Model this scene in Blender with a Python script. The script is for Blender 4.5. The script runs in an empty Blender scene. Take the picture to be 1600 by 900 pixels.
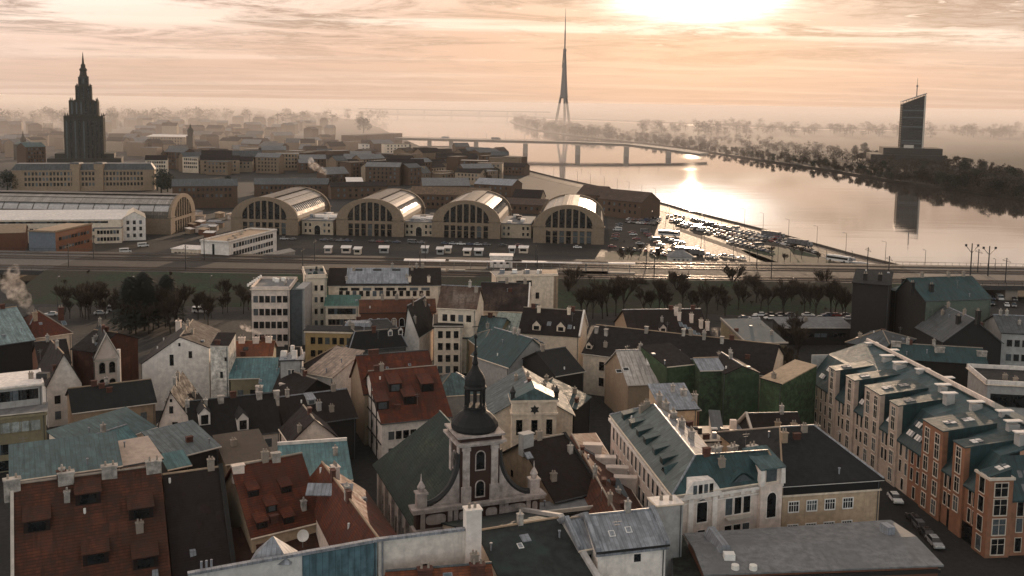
import bpy, bmesh, math, random
from math import sin, cos, tan, pi, radians, sqrt, atan2, floor
from mathutils import Vector, Matrix
random.seed(7)
SC = bpy.context.scene
COL = SC.collection

# ------------------------------------------------------------------ camera
F, CX, CY, CAMZ = 1555.0, 800.0, 328.0, 72.0
PITCH, ROLL = radians(6.2), radians(0.9)
CAMR = (Matrix.Rotation(pi/2 - PITCH, 3, 'X') @ Matrix.Rotation(ROLL, 3, 'Z'))
cd = bpy.data.cameras.new('camera')
cam = bpy.data.objects.new('camera', cd); COL.objects.link(cam)
cam.matrix_world = Matrix.Translation((0, 0, CAMZ)) @ CAMR.to_4x4()
cd.sensor_width = 36.0; cd.lens = F/1600*36.0
cd.shift_y = -(450-CY)/1600.0
cd.clip_start = 1.0; cd.clip_end = 40000.0
SC.camera = cam

# ------------------------------------------------------------------ light
SUN_AZ, SUN_EL = radians(10.2), radians(6.3)
SUN_E, SKY_S, EXPO = 3.6, 0.1, 0.52
HAZE_D = 0.000022; MIST_D = 0.00023
SC.view_settings.view_transform = 'Standard'; SC.view_settings.look = 'None'
SC.view_settings.exposure = EXPO; SC.view_settings.gamma = 1.0
SC.view_settings.use_curve_mapping = False
sunv = Vector((sin(SUN_AZ)*cos(SUN_EL), cos(SUN_AZ)*cos(SUN_EL), sin(SUN_EL)))
sl = bpy.data.lights.new('sun', 'SUN'); sl.energy = SUN_E; sl.angle = radians(0.5); sl.color = (1.0, 0.71, 0.48)
so = bpy.data.objects.new('sun', sl); COL.objects.link(so); so.location = (0, 0, 500)
so.rotation_euler = (-sunv).to_track_quat('-Z', 'Y').to_euler()

class NT:
    """a node tree written as expressions"""
    def __init__(s, tree): s.t = tree; s.n = tree.nodes; s.l = tree.links
    def new(s, typ, ins=None, **kw):
        n = s.n.new(typ)
        for k, v in kw.items(): setattr(n, k, v)
        for k, v in (ins or {}).items():
            if hasattr(v, 'is_output'): s.l.new(v, n.inputs[k])
            else: n.inputs[k].default_value = v
        return n
    def math(s, op, a, b=0.0, c=0.0, clamp=False):
        n = s.new('ShaderNodeMath', {0: a, 1: b, 2: c}, operation=op); n.use_clamp = clamp
        return n.outputs[0]
    def mix(s, f, a, b, blend='MIX'):
        n = s.n.new('ShaderNodeMix'); n.data_type = 'RGBA'; n.blend_type = blend
        for i, v in ((0, f), (6, a), (7, b)):
            if hasattr(v, 'is_output'): s.l.new(v, n.inputs[i])
            elif i == 0: n.inputs[0].default_value = v
            else: n.inputs[i].default_value = (*v[:3], 1)
        return n.outputs[2]
    def ramp(s, f, lo, hi):
        n = s.new('ShaderNodeMapRange', {0: f, 1: lo, 2: hi}, interpolation_type='SMOOTHSTEP')
        return n.outputs[0]
    def noise(s, vec, scale, detail=4.0, rough=0.55, dist=0.0):
        n = s.new('ShaderNodeTexNoise', {'Vector': vec, 'Scale': scale, 'Detail': detail, 'Roughness': rough, 'Distortion': dist})
        return n.outputs[0]
    def scalev(s, vec, sc, off=(0, 0, 0)):
        return s.new('ShaderNodeMapping', {'Vector': vec, 'Scale': sc, 'Location': off}).outputs[0]

W = bpy.data.worlds.new('World'); SC.world = W; W.use_nodes = True
W.node_tree.nodes.clear()
w = NT(W.node_tree)
gen = w.new('ShaderNodeTexCoord').outputs['Generated']
sky = w.new('ShaderNodeTexSky', sky_type='NISHITA', sun_disc=False, sun_elevation=SUN_EL, sun_rotation=SUN_AZ,
            altitude=50.0, air_density=1.2, dust_density=2.0, ozone_density=2.0)
sep = w.new('ShaderNodeSeparateXYZ', {0: gen})
zz = w.math('MAXIMUM', sep.outputs[2], 0.0)
ze = w.math('ADD', zz, 0.035)
pu = w.math('DIVIDE', sep.outputs[0], ze); pv = w.math('DIVIDE', sep.outputs[1], ze)
pl = w.new('ShaderNodeCombineXYZ', {0: pu, 1: pv, 2: 0.0}).outputs[0]
sd = w.new('ShaderNodeVectorMath', {0: gen, 1: tuple(sunv)}, operation='DOT_PRODUCT').outputs['Value']
front = w.math('MULTIPLY', w.ramp(sd, -0.25, 0.95), w.ramp(sep.outputs[2], 0.75, 0.15))                      # 1 towards the sun
sx = w.new('ShaderNodeVectorMath', {0: gen, 1: (cos(SUN_AZ), -sin(SUN_AZ), 0.0)}, operation='DOT_PRODUCT').outputs['Value']
sy = w.math('SUBTRACT', sep.outputs[2], 0.1025)
ahead = w.math('GREATER_THAN', sd, 0.0)
def blob(ax, ay):
    e = w.math('ADD', w.math('POWER', w.math('DIVIDE', sx, ax), 2.0), w.math('POWER', w.math('DIVIDE', sy, ay), 2.0))
    return w.math('MULTIPLY', w.math('EXPONENT', w.math('MULTIPLY', e, -1.0)), ahead)
near = blob(0.22, 0.07); core = blob(0.058, 0.017)
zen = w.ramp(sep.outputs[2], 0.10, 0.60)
back = w.mix(zen, (1.20, 1.36, 1.40), (0.13, 0.205, 0.235))  # low sky behind the camera brightened to lift the camera-facing walls
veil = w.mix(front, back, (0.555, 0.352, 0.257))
veil = w.mix(w.math('MULTIPLY', w.ramp(sep.outputs[0], 0.18, 0.42), w.ramp(sep.outputs[2], 0.02, 0.09)), veil, (0.48, 0.365, 0.305))
veil = w.mix(w.math('MULTIPLY', w.ramp(sep.outputs[2], 0.07, 0.17), front), veil, (0.98, 0.73, 0.56))
leftw = w.math('MULTIPLY', w.ramp(sep.outputs[0], 0.05, -0.45), w.ramp(sep.outputs[2], 0.02, 0.11))
veil = w.mix(leftw, veil, (0.98, 0.78, 0.67))
c1 = w.noise(w.scalev(pl, (1.0, 1.0, 1), (3.1, 1.7, 0)), 0.55, 8.0, 0.66, 0.9)
c2 = w.noise(w.scalev(pl, (0.16, 0.8, 1), (7.3, 2.2, 0)), 0.6, 4.0, 0.55, 0.4)
c3 = w.noise(w.scalev(pl, (1.5, 1.9, 1), (1.3, 5.2, 0)), 1.9, 7.0, 0.66, 0.8)
veil = w.mix(w.math('MULTIPLY', w.ramp(sep.outputs[2], 0.045, 0.0), w.math('MULTIPLY', front, 0.7)), veil, (0.45, 0.30, 0.222))
upz = w.ramp(sep.outputs[2], 0.025, 0.075)
cov = w.ramp(c1, 0.43, 0.59)
fine = w.ramp(c3, 0.36, 0.62)
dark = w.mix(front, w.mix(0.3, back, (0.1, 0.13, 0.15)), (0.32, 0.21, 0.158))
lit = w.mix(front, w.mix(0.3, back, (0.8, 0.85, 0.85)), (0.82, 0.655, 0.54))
c = w.mix(w.math('MULTIPLY', w.ramp(c2, 0.46, 0.64), w.math('MULTIPLY_ADD', upz, 0.55, 0.25)), veil, lit)
c = w.mix(w.math('MULTIPLY', w.math('MULTIPLY', cov, w.math('MULTIPLY_ADD', fine, 0.7, 0.3)), w.math('MULTIPLY_ADD', upz, 0.65, 0.35)), c, dark)
c = w.mix(w.math('MULTIPLY', w.ramp(c3, 0.57, 0.70), w.math('MULTIPLY', w.math('MULTIPLY', front, upz), 0.7)), c, lit)
gl = w.new('ShaderNodeVectorMath', {0: (0.10, 0.085, 0.07), 3: w.math('MULTIPLY', near, w.math('MULTIPLY_ADD', cov, -0.5, 1.0))}, operation='SCALE').outputs[0]
gc = w.new('ShaderNodeVectorMath', {0: (4.2, 4.0, 3.7), 3: w.math('MULTIPLY', core, w.math('MULTIPLY_ADD', fine, -0.45, 1.0))}, operation='SCALE').outputs[0]
c = w.new('ShaderNodeVectorMath', {0: c, 1: gl}, operation='ADD').outputs[0]
c = w.new('ShaderNodeVectorMath', {0: c, 1: gc}, operation='ADD').outputs[0]
cs = w.new('ShaderNodeVectorMath', {0: c, 3: 1.0/SKY_S}, operation='SCALE').outputs[0]   # cloud radiance, before the sky strength
tot = w.mix(0.96, sky.outputs[0], cs)
bg = w.new('ShaderNodeBackground', {0: tot, 1: SKY_S})
w.l.new(bg.outputs[0], w.new('ShaderNodeOutputWorld').inputs[0])

SC.render.engine = 'CYCLES'
cy = SC.cycles
cy.use_denoising = True; cy.max_bounces = 6; cy.diffuse_bounces = 3; cy.glossy_bounces = 3; cy.transmission_bounces = 3
cy.volume_bounces = 2; cy.sample_clamp_indirect = 4.0; cy.caustics_reflective = False; cy.caustics_refractive = False
try: cy.denoiser = 'OPENIMAGEDENOISE'
except Exception: pass

# ------------------------------------------------------------------ pixel of the photograph -> place in the world
def ray(px, py): return CAMR @ Vector(((px-CX)/F, -(py-CY)/F, -1.0))
def P(px, py, z=0.0):
    d = ray(px, py); t = (z-CAMZ)/d.z
    return Vector((d.x*t, d.y*t, z))
def Q(px, py, Y):
    d = ray(px, py); t = Y/d.y
    return Vector((d.x*t, Y, CAMZ+d.z*t))

# ------------------------------------------------------------------ meshes
class MB:
    def __init__(s): s.v = []; s.f = []; s.m = []
    def poly(s, pts, m=0):
        i = len(s.v); s.v.extend(tuple(p) for p in pts); s.f.append(tuple(range(i, i+len(pts)))); s.m.append(m); return s
    def mesh(s, vs, fs, m=0):
        i = len(s.v); s.v.extend(tuple(p) for p in vs)
        for f in fs: s.f.append(tuple(i+k for k in f)); s.m.append(m)
        return s
    def box(s, x0, y0, z0, x1, y1, z1, m=0, tx=0.0, ty=0.0):
        """tx, ty: how much the top is drawn in on each side"""
        vs = [(x0,y0,z0),(x1,y0,z0),(x1,y1,z0),(x0,y1,z0),(x0+tx,y0+ty,z1),(x1-tx,y0+ty,z1),(x1-tx,y1-ty,z1),(x0+tx,y1-ty,z1)]
        return s.mesh(vs, [(0,3,2,1),(4,5,6,7),(0,1,5,4),(1,2,6,5),(2,3,7,6),(3,0,4,7)], m)
    def cbox(s, x, y, z0, w, d, h, m=0, tx=0.0, ty=0.0): return s.box(x-w/2, y-d/2, z0, x+w/2, y+d/2, z0+h, m, tx, ty)
    def cyl(s, x, y, z0, z1, r0, r1=None, n=8, m=0, cap=True):
        r1 = r0 if r1 is None else r1
        vs = [(x+r0*cos(2*pi*k/n), y+r0*sin(2*pi*k/n), z0) for k in range(n)] + [(x+r1*cos(2*pi*k/n), y+r1*sin(2*pi*k/n), z1) for k in range(n)]
        fs = [(k, (k+1) % n, n+(k+1) % n, n+k) for k in range(n)]
        if cap: fs += [tuple(range(n, 2*n)), tuple(range(n-1, -1, -1))]
        return s.mesh(vs, fs, m)
    def lathe(s, prof, n=12, x=0, y=0, m=0, a0=0.0):
        i = len(prof); vs = []
        for r, z in prof:
            vs += [(x+r*cos(a0+2*pi*k/n), y+r*sin(a0+2*pi*k/n), z) for k in range(n)]
        fs = [(j*n+k, j*n+(k+1) % n, (j+1)*n+(k+1) % n, (j+1)*n+k) for j in range(i-1) for k in range(n)]
        fs += [tuple(range((i-1)*n, i*n)), tuple(range(n-1, -1, -1))]
        return s.mesh(vs, fs, m)
    def bar(s, a, b, r0, r1=None, n=4, m=0):
        a = Vector(a); b = Vector(b); r1 = r0 if r1 is None else r1
        d = (b-a).normalized(); u = d.orthogonal().normalized(); v = d.cross(u)
        vs = [a+(u*cos(2*pi*k/n)+v*sin(2*pi*k/n))*r0 for k in range(n)]+[b+(u*cos(2*pi*k/n)+v*sin(2*pi*k/n))*r1 for k in range(n)]
        return s.mesh(vs, [(k, (k+1) % n, n+(k+1) % n, n+k) for k in range(n)]+[tuple(range(n, 2*n)), tuple(range(n-1, -1, -1))], m)
    def prism(s, pts, z0, z1, m=0, mt=None):
        """vertical prism over a counter-clockwise outline"""
        n = len(pts); vs = [(p[0], p[1], z0) for p in pts]+[(p[0], p[1], z1) for p in pts]
        s.mesh(vs, [(k, (k+1) % n, n+(k+1) % n, n+k) for k in range(n)]+[tuple(range(n-1, -1, -1))], m)
        i = len(s.v); s.v.extend(vs[n:]); s.f.append(tuple(range(i, i+n))); s.m.append(m if mt is None else mt); return s
    def slab(s, pts, t, m=0):
        """a polygon of any tilt, t metres thick downwards"""
        n = len(pts); lo = [(p[0], p[1], p[2]-t) for p in pts]
        vs = [tuple(p) for p in pts]+lo
        return s.mesh(vs, [tuple(range(n)), tuple(range(2*n-1, n-1, -1))]+[(n+k, n+(k+1) % n, (k+1) % n, k) for k in range(n)], m)
    def arch(s, outer, inner, y0, y1, m=0):
        """band between two arch curves (lists of x,z), thick from y0 to y1"""
        n = len(outer); vs = [(x, y0, z) for x, z in outer]+[(x, y0, z) for x, z in inner]+[(x, y1, z) for x, z in outer]+[(x, y1, z) for x, z in inner]
        fs = []
        for k in range(n-1):
            fs += [(k, k+1, n+k+1, n+k), (2*n+k+1, 2*n+k, 3*n+k, 3*n+k+1), (k+1, k, 2*n+k, 2*n+k+1), (n+k, n+k+1, 3*n+k+1, 3*n+k)]
        return s.mesh(vs, fs, m)
    def data(s, name, mats, smooth=False):
        me = bpy.data.meshes.new(name); me.from_pydata(s.v, [], s.f)
        for m_ in mats: me.materials.append(m_)
        uv = me.uv_layers.new(name='UVMap').data
        for pgn, mi in zip(me.polygons, s.m):
            pgn.material_index = mi; pgn.use_smooth = smooth
            n = pgn.normal
            t = Vector((-n.y, n.x, 0))
            t = t.normalized() if t.length > 0.02 else Vector((1, 0, 0))
            b = n.cross(t)
            for li in pgn.loop_indices:
                co = me.vertices[me.loops[li].vertex_index].co
                uv[li].uv = (co.dot(t), co.dot(b))
        me.update()
        return me
    def build(s, name, mats, parent=None, loc=(0, 0, 0), rz=0.0, smooth=False):
        if not isinstance(mats, (list, tuple)): mats = [mats]
        return link(name, s.data(name, mats, smooth), parent, loc, rz)

def link(name, me, parent=None, loc=(0, 0, 0), rz=0.0):
    o = bpy.data.objects.new(name, me); COL.objects.link(o)
    if parent is not None: o.parent = parent
    o.location = loc; o.rotation_euler = (0, 0, rz)
    return o
def tag(o, label=None, cat=None, group=None, kind=None):
    if label: o['label'] = label
    if cat: o['category'] = cat
    if group: o['group'] = group
    if kind: o['kind'] = kind
    return o
def thing(name, label, cat, loc=(0, 0, 0), rz=0.0, group=None):
    return tag(link(name, None, None, loc, rz), label, cat, group)
def dup(root, loc, rz=None, label=None, sc=None):
    r = root.copy(); COL.objects.link(r); r.location = loc
    if rz is not None: r.rotation_euler = (0, 0, rz)
    if label: r['label'] = label
    if sc: r.scale = sc if isinstance(sc, tuple) else (sc, sc, sc)
    for ch in root.children:
        c_ = ch.copy(); COL.objects.link(c_); c_.parent = r
        for g in ch.children:
            d_ = g.copy(); COL.objects.link(d_); d_.parent = c_
    return r

# ------------------------------------------------------------------ materials
MATS = {}
def M(name, col, rough=0.85, kind='plaster', var=0.3, metal=0.0, col2=None, step=0.33, spec=0.4):
    """kind: plaster (stains and streaks), tile (courses), seam (standing seams), plain, asphalt, glass"""
    if name in MATS: return MATS[name]
    m = bpy.data.materials.new(name); m.use_nodes = True; m.node_tree.nodes.clear()
    g = NT(m.node_tree)
    if kind == 'plaster' and var == 0.3: var = 0.13
    tc = g.new('ShaderNodeTexCoord'); uv = tc.outputs['UV']; geo = g.new('ShaderNodeNewGeometry').outputs['Position']
    big = g.noise(geo, 0.12, 4.0, 0.6); mid = g.noise(geo, 0.9, 4.0, 0.65)
    dk = tuple(x*(1-var*1.5) for x in col); lt = tuple(min(x*(1+var), 0.85) for x in col)
    if col2 is None: col2 = tuple(x*(1-var*1.2) for x in col)
    c = g.mix(g.ramp(mid, 0.3, 0.7), dk, lt)
    c = g.mix(g.math('MULTIPLY', g.ramp(big, 0.45, 0.7), 0.75), c, col2)
    h = mid
    if kind == 'plaster':
        st = g.noise(g.scalev(uv, (1.6, 0.12, 1)), 1.0, 4.0, 0.6)
        c = g.mix(g.math('MULTIPLY', g.ramp(st, 0.54, 0.76), 0.38), c, tuple(x*0.45 for x in col))
    elif kind in ('tile', 'seam'):
        su = g.new('ShaderNodeSeparateXYZ', {0: uv})
        ax = su.outputs[1] if kind == 'tile' else su.outputs[0]
        fr = g.math('FRACT', g.math('MULTIPLY', ax, 1.0/step))
        cell = g.math('FLOOR', g.math('MULTIPLY', ax, 1.0/step))
        line = g.math('LESS_THAN', fr, 0.3 if kind == 'tile' else 0.14)
        cu = g.math('FLOOR', g.math('MULTIPLY', su.outputs[0 if kind == 'tile' else 1], 2.2 if kind == 'tile' else 0.35))
        wn = g.new('ShaderNodeTexWhiteNoise', {'Vector': g.new('ShaderNodeCombineXYZ', {0: cu, 1: cell, 2: 0.0}).outputs[0]}).outputs[0]
        c = g.mix(g.math('MULTIPLY', wn, 0.5 if kind == 'tile' else 0.3), c, tuple(x*0.5 for x in col))
        c = g.mix(g.math('MULTIPLY', line, 0.55 if kind == 'tile' else 0.5), c, tuple(x*0.25 for x in col))
        pc = g.new('ShaderNodeTexWhiteNoise', {'Vector': g.new('ShaderNodeCombineXYZ', {0: g.math('FLOOR', g.math('MULTIPLY', su.outputs[0], 0.45 if kind == 'tile' else 1.0/step)), 1: g.math('FLOOR', g.math('MULTIPLY', su.outputs[1], 0.7 if kind == 'tile' else 0.4)), 2: 3.0}).outputs[0]}).outputs[0]
        c = g.mix(g.math('MULTIPLY', g.ramp(pc, 0.80, 0.95), 0.22), c, tuple(min(x*1.9, .8) for x in col))
        st = g.noise(g.scalev(uv, (1.1, 0.16, 1)), 1.0, 4.0, 0.6)
        c = g.mix(g.math('MULTIPLY', g.ramp(st, 0.47, 0.68), 0.65), c, tuple(x*0.3 for x in col))
        h = g.math('ADD', fr if kind == 'tile' else line, g.math('MULTIPLY', mid, 0.6))
    elif kind == 'asphalt':
        pat = g.noise(geo, 0.05, 3.0, 0.6)
        c = g.mix(g.ramp(pat, 0.4, 0.6), c, col2)
    b = g.new('ShaderNodeBsdfPrincipled', {'Base Color': c, 'Metallic': metal, 'Specular IOR Level': spec})
    if kind == 'glass' and name.startswith(('window', 'dark')):
        ri = g.new('ShaderNodeObjectInfo').outputs['Random']; c = g.mix(g.math('GREATER_THAN', ri, 0.72), c, tuple(x*6+.02 for x in col)); g.l.new(c, b.inputs['Base Color'])
    rv = g.math('MULTIPLY_ADD', g.ramp(mid, 0.3, 0.7), 0.24, rough-0.12, clamp=True)
    g.l.new(rv, b.inputs['Roughness'])
    if kind not in ('plain', 'glass'):
        bp = g.new('ShaderNodeBump', {'Height': h, 'Strength': 0.35, 'Distance': 0.08})
        g.l.new(bp.outputs[0], b.inputs['Normal'])
    g.l.new(b.outputs[0], g.new('ShaderNodeOutputMaterial').inputs[0])
    MATS[name] = m
    return m

GLASS = M('window_glass', (0.012, 0.015, 0.017), 0.22, 'glass', 0.3, spec=0.5)
GLASSD = M('dark_glass', (0.008, 0.010, 0.011), 0.3, 'glass', 0.3, spec=0.3)
WHITE = M('white_paint', (0.74, 0.72, 0.68), 0.7, 'plain', 0.1)
PLW = M('white_plaster', (0.72, 0.66, 0.60), 0.9)
PLG = M('grey_plaster', (0.36, 0.35, 0.335), 0.9)
PLC = M('cream_plaster', (0.68, 0.57, 0.45), 0.9)
PLP = M('pink_grey_plaster', (0.66, 0.55, 0.475), 0.9)
PLO = M('ochre_plaster', (0.36, 0.25, 0.12), 0.9)
PLB = M('beige_plaster', (0.46, 0.34, 0.23), 0.9)
PLOL = M('olive_plaster', (0.22, 0.19, 0.12), 0.9)
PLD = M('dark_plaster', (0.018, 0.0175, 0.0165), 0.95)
PLBR = M('brown_plaster', (0.14, 0.06, 0.035), 0.9)
PLT = M('tan_plaster', (0.30, 0.22, 0.15), 0.9)
TRIM = M('pale_stone_trim', (0.50, 0.45, 0.39), 0.85)
STONE = M('weathered_stone', (0.26, 0.22, 0.18), 0.9)
BRICK = M('dark_brick', (0.11, 0.045, 0.032), 0.9, 'tile', 0.3, step=0.25)
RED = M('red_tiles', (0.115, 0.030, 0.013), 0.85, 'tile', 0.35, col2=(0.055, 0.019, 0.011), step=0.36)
REDB = M('old_red_tiles', (0.078, 0.027, 0.014), 0.88, 'tile', 0.4, col2=(0.045, 0.020, 0.012), step=0.42)
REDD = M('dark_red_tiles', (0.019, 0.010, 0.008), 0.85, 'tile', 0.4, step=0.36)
ORG = M('orange_tiles', (0.20, 0.062, 0.026), 0.85, 'tile', 0.35, step=0.36)
BRN = M('brown_tiles', (0.016, 0.0095, 0.008), 0.9, 'tile', 0.4, step=0.36)
SOOT = M('sooty_chimney_plaster', (.35, .32, .285), .9, 'plaster', .35)
BLK = M('black_roofing', (0.008, 0.0085, 0.0085), 0.8, 'plain', 0.5)
MOSS = M('mossy_slate', (0.016, 0.032, 0.026), 0.85, 'tile', 0.4, col2=(0.04, 0.058, 0.035), step=0.4)
TEAL = M('copper_sheet', (0.085, 0.175, 0.185), 0.6, 'seam', 0.25, col2=(0.12, 0.21, 0.205), step=0.6)
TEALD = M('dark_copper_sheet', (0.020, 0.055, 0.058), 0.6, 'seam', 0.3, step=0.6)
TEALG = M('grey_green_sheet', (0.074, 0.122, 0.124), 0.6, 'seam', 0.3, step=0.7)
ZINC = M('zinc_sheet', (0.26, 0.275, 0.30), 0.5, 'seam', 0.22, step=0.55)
ZINCD = M('dark_zinc_sheet', (0.075, 0.083, 0.087), 0.55, 'seam', 0.3, step=0.55)
FELT = M('grey_roofing_felt', (0.165, 0.168, 0.17), 0.9, 'plaster', 0.22)
WROOF = M('white_roofing', (0.74, 0.68, 0.63), 0.75, 'plaster', 0.15)
IRON = M('black_iron', (0.02, 0.021, 0.021), 0.6, 'plain', 0.2)
STEEL = M('grey_steel', (0.22, 0.215, 0.21), 0.5, 'plain', 0.2, metal=0.4)
LAMPW = M('pale_lamp_cover', (0.7, 0.68, 0.62), 0.4, 'plain', 0.05)
IVY = M('ivy_wall', (0.042, 0.066, 0.036), 0.95, 'plaster', 0.4, col2=(0.022, 0.045, 0.018))
# ------------------------------------------------------------------ the setting: land, water, air
ASPH = M('wet_asphalt', (0.036, 0.033, 0.031), 0.68, 'asphalt', 0.35, col2=(0.045, 0.041, 0.037), spec=0.06)
PAVE = M('wet_paving', (0.052, 0.045, 0.039), 0.7, 'asphalt', 0.35, col2=(0.06, 0.055, 0.05), spec=0.04)
SOIL = M('city_ground', (0.009, 0.0092, 0.009), 0.9, 'asphalt', 0.5, col2=(0.014, 0.014, 0.013))
GRASS = M('winter_grass', (0.022, 0.040, 0.018), 0.95, 'asphalt', 0.6, col2=(0.030, 0.027, 0.017))
SCRUB = M('brown_scrub_ground', (0.032, 0.027, 0.020), 0.95, 'asphalt', 0.5)
BALL = M('track_ballast', (0.036, 0.031, 0.027), 0.95, 'asphalt', 0.4)
CONC = M('concrete', (0.30, 0.27, 0.235), 0.85)

# left bank line at street level (far to near, then round behind the camera)
BANK = [(-3800, 11500), (-2200, 8200), (-1150, 5200), (-520, 3400), (-330, 2500), (-235, 2000)]
for px, py in ((655, 229), (720, 229), (780, 233), (806, 262), (870, 278), (970, 299.5), (1070, 328.5), (1200, 361.5), (1330, 397.5), (1450, 427), (1560, 443)):
    q = P(px, py, 0.0); BANK.append((q.x, q.y))
BANK += [(305, 330), (420, 230), (700, 60), (1200, -300), (1200, -900)]
mb = MB(); LO = -7.0
land = [(p[0], p[1]) for p in BANK]
outl = [(-11000, -900), (1200, -900)] + land[:-1][::-1] + [(-11000, 11500)]
mb.prism(outl, LO, 0.0)
tag(mb.build('ground', SOIL), 'dark city ground of the old town bank', kind='structure')

# water: one sheet from the near bank to the horizon
WAT = bpy.data.materials.new('river_water'); WAT.use_nodes = True
g = NT(WAT.node_tree); b = WAT.node_tree.nodes['Principled BSDF']
geo = g.new('ShaderNodeNewGeometry').outputs['Position']
n1 = g.noise(g.scalev(geo, (0.05, 0.16, 1)), 1.0, 5.0, 0.62, 0.3)
n2 = g.noise(g.scalev(geo, (0.010, 0.055, 1)), 1.0, 3.0, 0.5, 0.6)
n3 = g.noise(g.scalev(geo, (0.45, 0.9, 1)), 1.0, 4.0, 0.6)
calm = g.ramp(g.noise(geo, 0.006, 3.0, 0.5), 0.42, 0.62)
hh = g.math('ADD', g.math('MULTIPLY', n1, 0.26), g.math('ADD', g.math('MULTIPLY', n2, 1.3), g.math('MULTIPLY', g.math('MULTIPLY', n3, 0.05), calm)))
bp = g.new('ShaderNodeBump', {'Height': hh, 'Strength': 0.13, 'Distance': 0.30})
b.inputs['Base Color'].default_value = (0.05, 0.042, 0.037, 1); b.inputs['IOR'].default_value = 2.3
b.inputs['Specular IOR Level'].default_value = 0.5
g.l.new(g.math('MULTIPLY_ADD', calm, 0.02, 0.018), b.inputs['Roughness']); g.l.new(bp.outputs[0], b.inputs['Normal'])
mb = MB().poly([(-11000, -890, -4), (11000, -890, -4), (11000, 11490, -4), (-11000, 11490, -4)])
tag(mb.build('river', WAT), 'calm river mirroring the sunrise', kind='structure')

# the opposite bank (a long island with the tower on it) and the land far beyond
RB = []
for px, py in ((796, 190), (806, 195), (838, 204), (880, 211), (930, 217), (1010, 225), (1088, 233.5), (1100, 237), (1200, 253), (1290, 266), (1400, 285), (1500, 298), (1600, 313), (1750, 336)):
    q = P(px, py, -4.0); RB.append((q.x, q.y))
isl = RB + [(2500, 520), (10900, 520), (10900, 4000)]
far = P(1250, 203, -3); isl += [(far.x+1500, far.y+300), (far.x, far.y)]
q2 = P(900, 189, -3); isl += [(q2.x, q2.y)]
q2 = P(800, 187, -3); isl += [(q2.x, q2.y)]
mb = MB().prism(isl, -6.5, -2.2)
tag(mb.build('island', SCRUB), 'low wooded island across the river', kind='structure')
mb = MB()
q2 = [P(px, py, -3) for px, py in ((600, 179.0), (800, 182), (1000, 189.5), (1250, 199.5), (1700, 207))]
mb.prism([(p.x, p.y) for p in q2] + [(10800, 7000), (10800, 11400), (-2400, 11400)], -6.4, -1.5)
tag(mb.build('far_land', SCRUB), 'flat hazy land on the far side of the river', kind='structure')

# air
HZ = bpy.data.materials.new('morning_haze'); HZ.use_nodes = True
HZ.node_tree.nodes.clear(); g = NT(HZ.node_tree)
pv_ = g.new('ShaderNodeVolumePrincipled', {'Color': (1.0, 0.965, 0.94, 1), 'Density': HAZE_D, 'Anisotropy': 0.1})
g.l.new(pv_.outputs[0], g.new('ShaderNodeOutputMaterial').inputs['Volume'])
mb = MB().box(-11400, -1300, -8.5, 11400, 11900, 420)
hz = mb.build('haze', HZ); tag(hz, 'pale morning haze over the city', kind='stuff')

MI = bpy.data.materials.new('river_mist'); MI.use_nodes = True
MI.node_tree.nodes.clear(); g = NT(MI.node_tree)
pv_ = g.new('ShaderNodeVolumePrincipled', {'Color': (1.0, 0.905, 0.84, 1), 'Density': MIST_D, 'Anisotropy': 0.02})
g.l.new(pv_.outputs[0], g.new('ShaderNodeOutputMaterial').inputs['Volume'])
for z_, y_ in ((70, 0), (34, 60)):
    mb = MB().prism([(-11200+z_, 480+y_), (-600, 860+y_), (900, 1480+y_), (11200-z_, 2600+y_), (11200-z_, 11800-z_), (-11200+z_, 11800-z_)], -3.6-z_*.001, z_)
    tag(mb.build('mist', MI), 'low morning mist lying over the far river and districts' if z_ == 70 else 'thicker floor of mist hugging the far river', kind='stuff')
# ------------------------------------------------------------------ buildings: a roof of tilted faces, walls under its rim, and the parts on it
WCACHE = {}
def window_mesh(w, h, style, fm, gm):
    key = (round(w, 2), round(h, 2), style, fm.name, gm.name)
    if key not in WCACHE:
        fr = MB(); gl = MB(); t = 0.14 if style != 'thin' else 0.07
        # local: x along the wall, y outwards is -y, z up from the sill
        if style != 'bare':
            fr.box(-w/2-t, -0.09, -t, -w/2, 0.02, h+t); fr.box(w/2, -0.09, -t, w/2+t, 0.02, h+t)
            fr.box(-w/2, -0.088, h, w/2, 0.02, h+t); fr.box(-w/2-0.06, -0.16, -t-0.02, w/2+0.06, 0.02, 0)
        if style in ('cross', 'grid'):
            fr.box(-0.05, -0.045, 0, 0.05, 0.02, h); fr.box(-w/2, -0.043, h*0.62, w/2, 0.02, h*0.62+0.08)
        if style == 'grid':
            for k in (-1, 1): fr.box(k*w/4-0.035, -0.042, 0, k*w/4+0.035, 0.02, h)
        if style == 'round':
            n = 8; r = w/2
            o = [(-(r+t)*cos(pi*k/n), h+(r+t)*sin(pi*k/n)) for k in range(n+1)]; i_ = [(-r*cos(pi*k/n), h+r*sin(pi*k/n)) for k in range(n+1)]
            fr = MB(); fr.box(-r-t, -0.1, 0, -r, 0.02, h); fr.box(r, -0.1, 0, r+t, 0.02, h); fr.arch(o, i_, -0.1, 0.02); fr.box(-r-t, -0.16, -0.15, r+t, 0.02, -0.003)
            gl.poly([(x, -0.025, z) for x, z in ([(-r, 0), (r, 0)]+[(-x, z) for x, z in i_])])
        else:
            gl.poly([(-w/2, -0.025, 0), (w/2, -0.025, 0), (w/2, -0.025, h), (-w/2, -0.025, h)])
            if style == 'bare': gl = MB().box(-w/2, -0.04, 0, w/2, 0.02, h)
        if style == 'bare' or not fr.f:
            WCACHE[key] = (gl.data('window', [gm]), None)
        else:
            WCACHE[key] = (fr.data('window_frame', [fm]), gl.data('window_pane', [gm]))
    return WCACHE[key]
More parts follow.
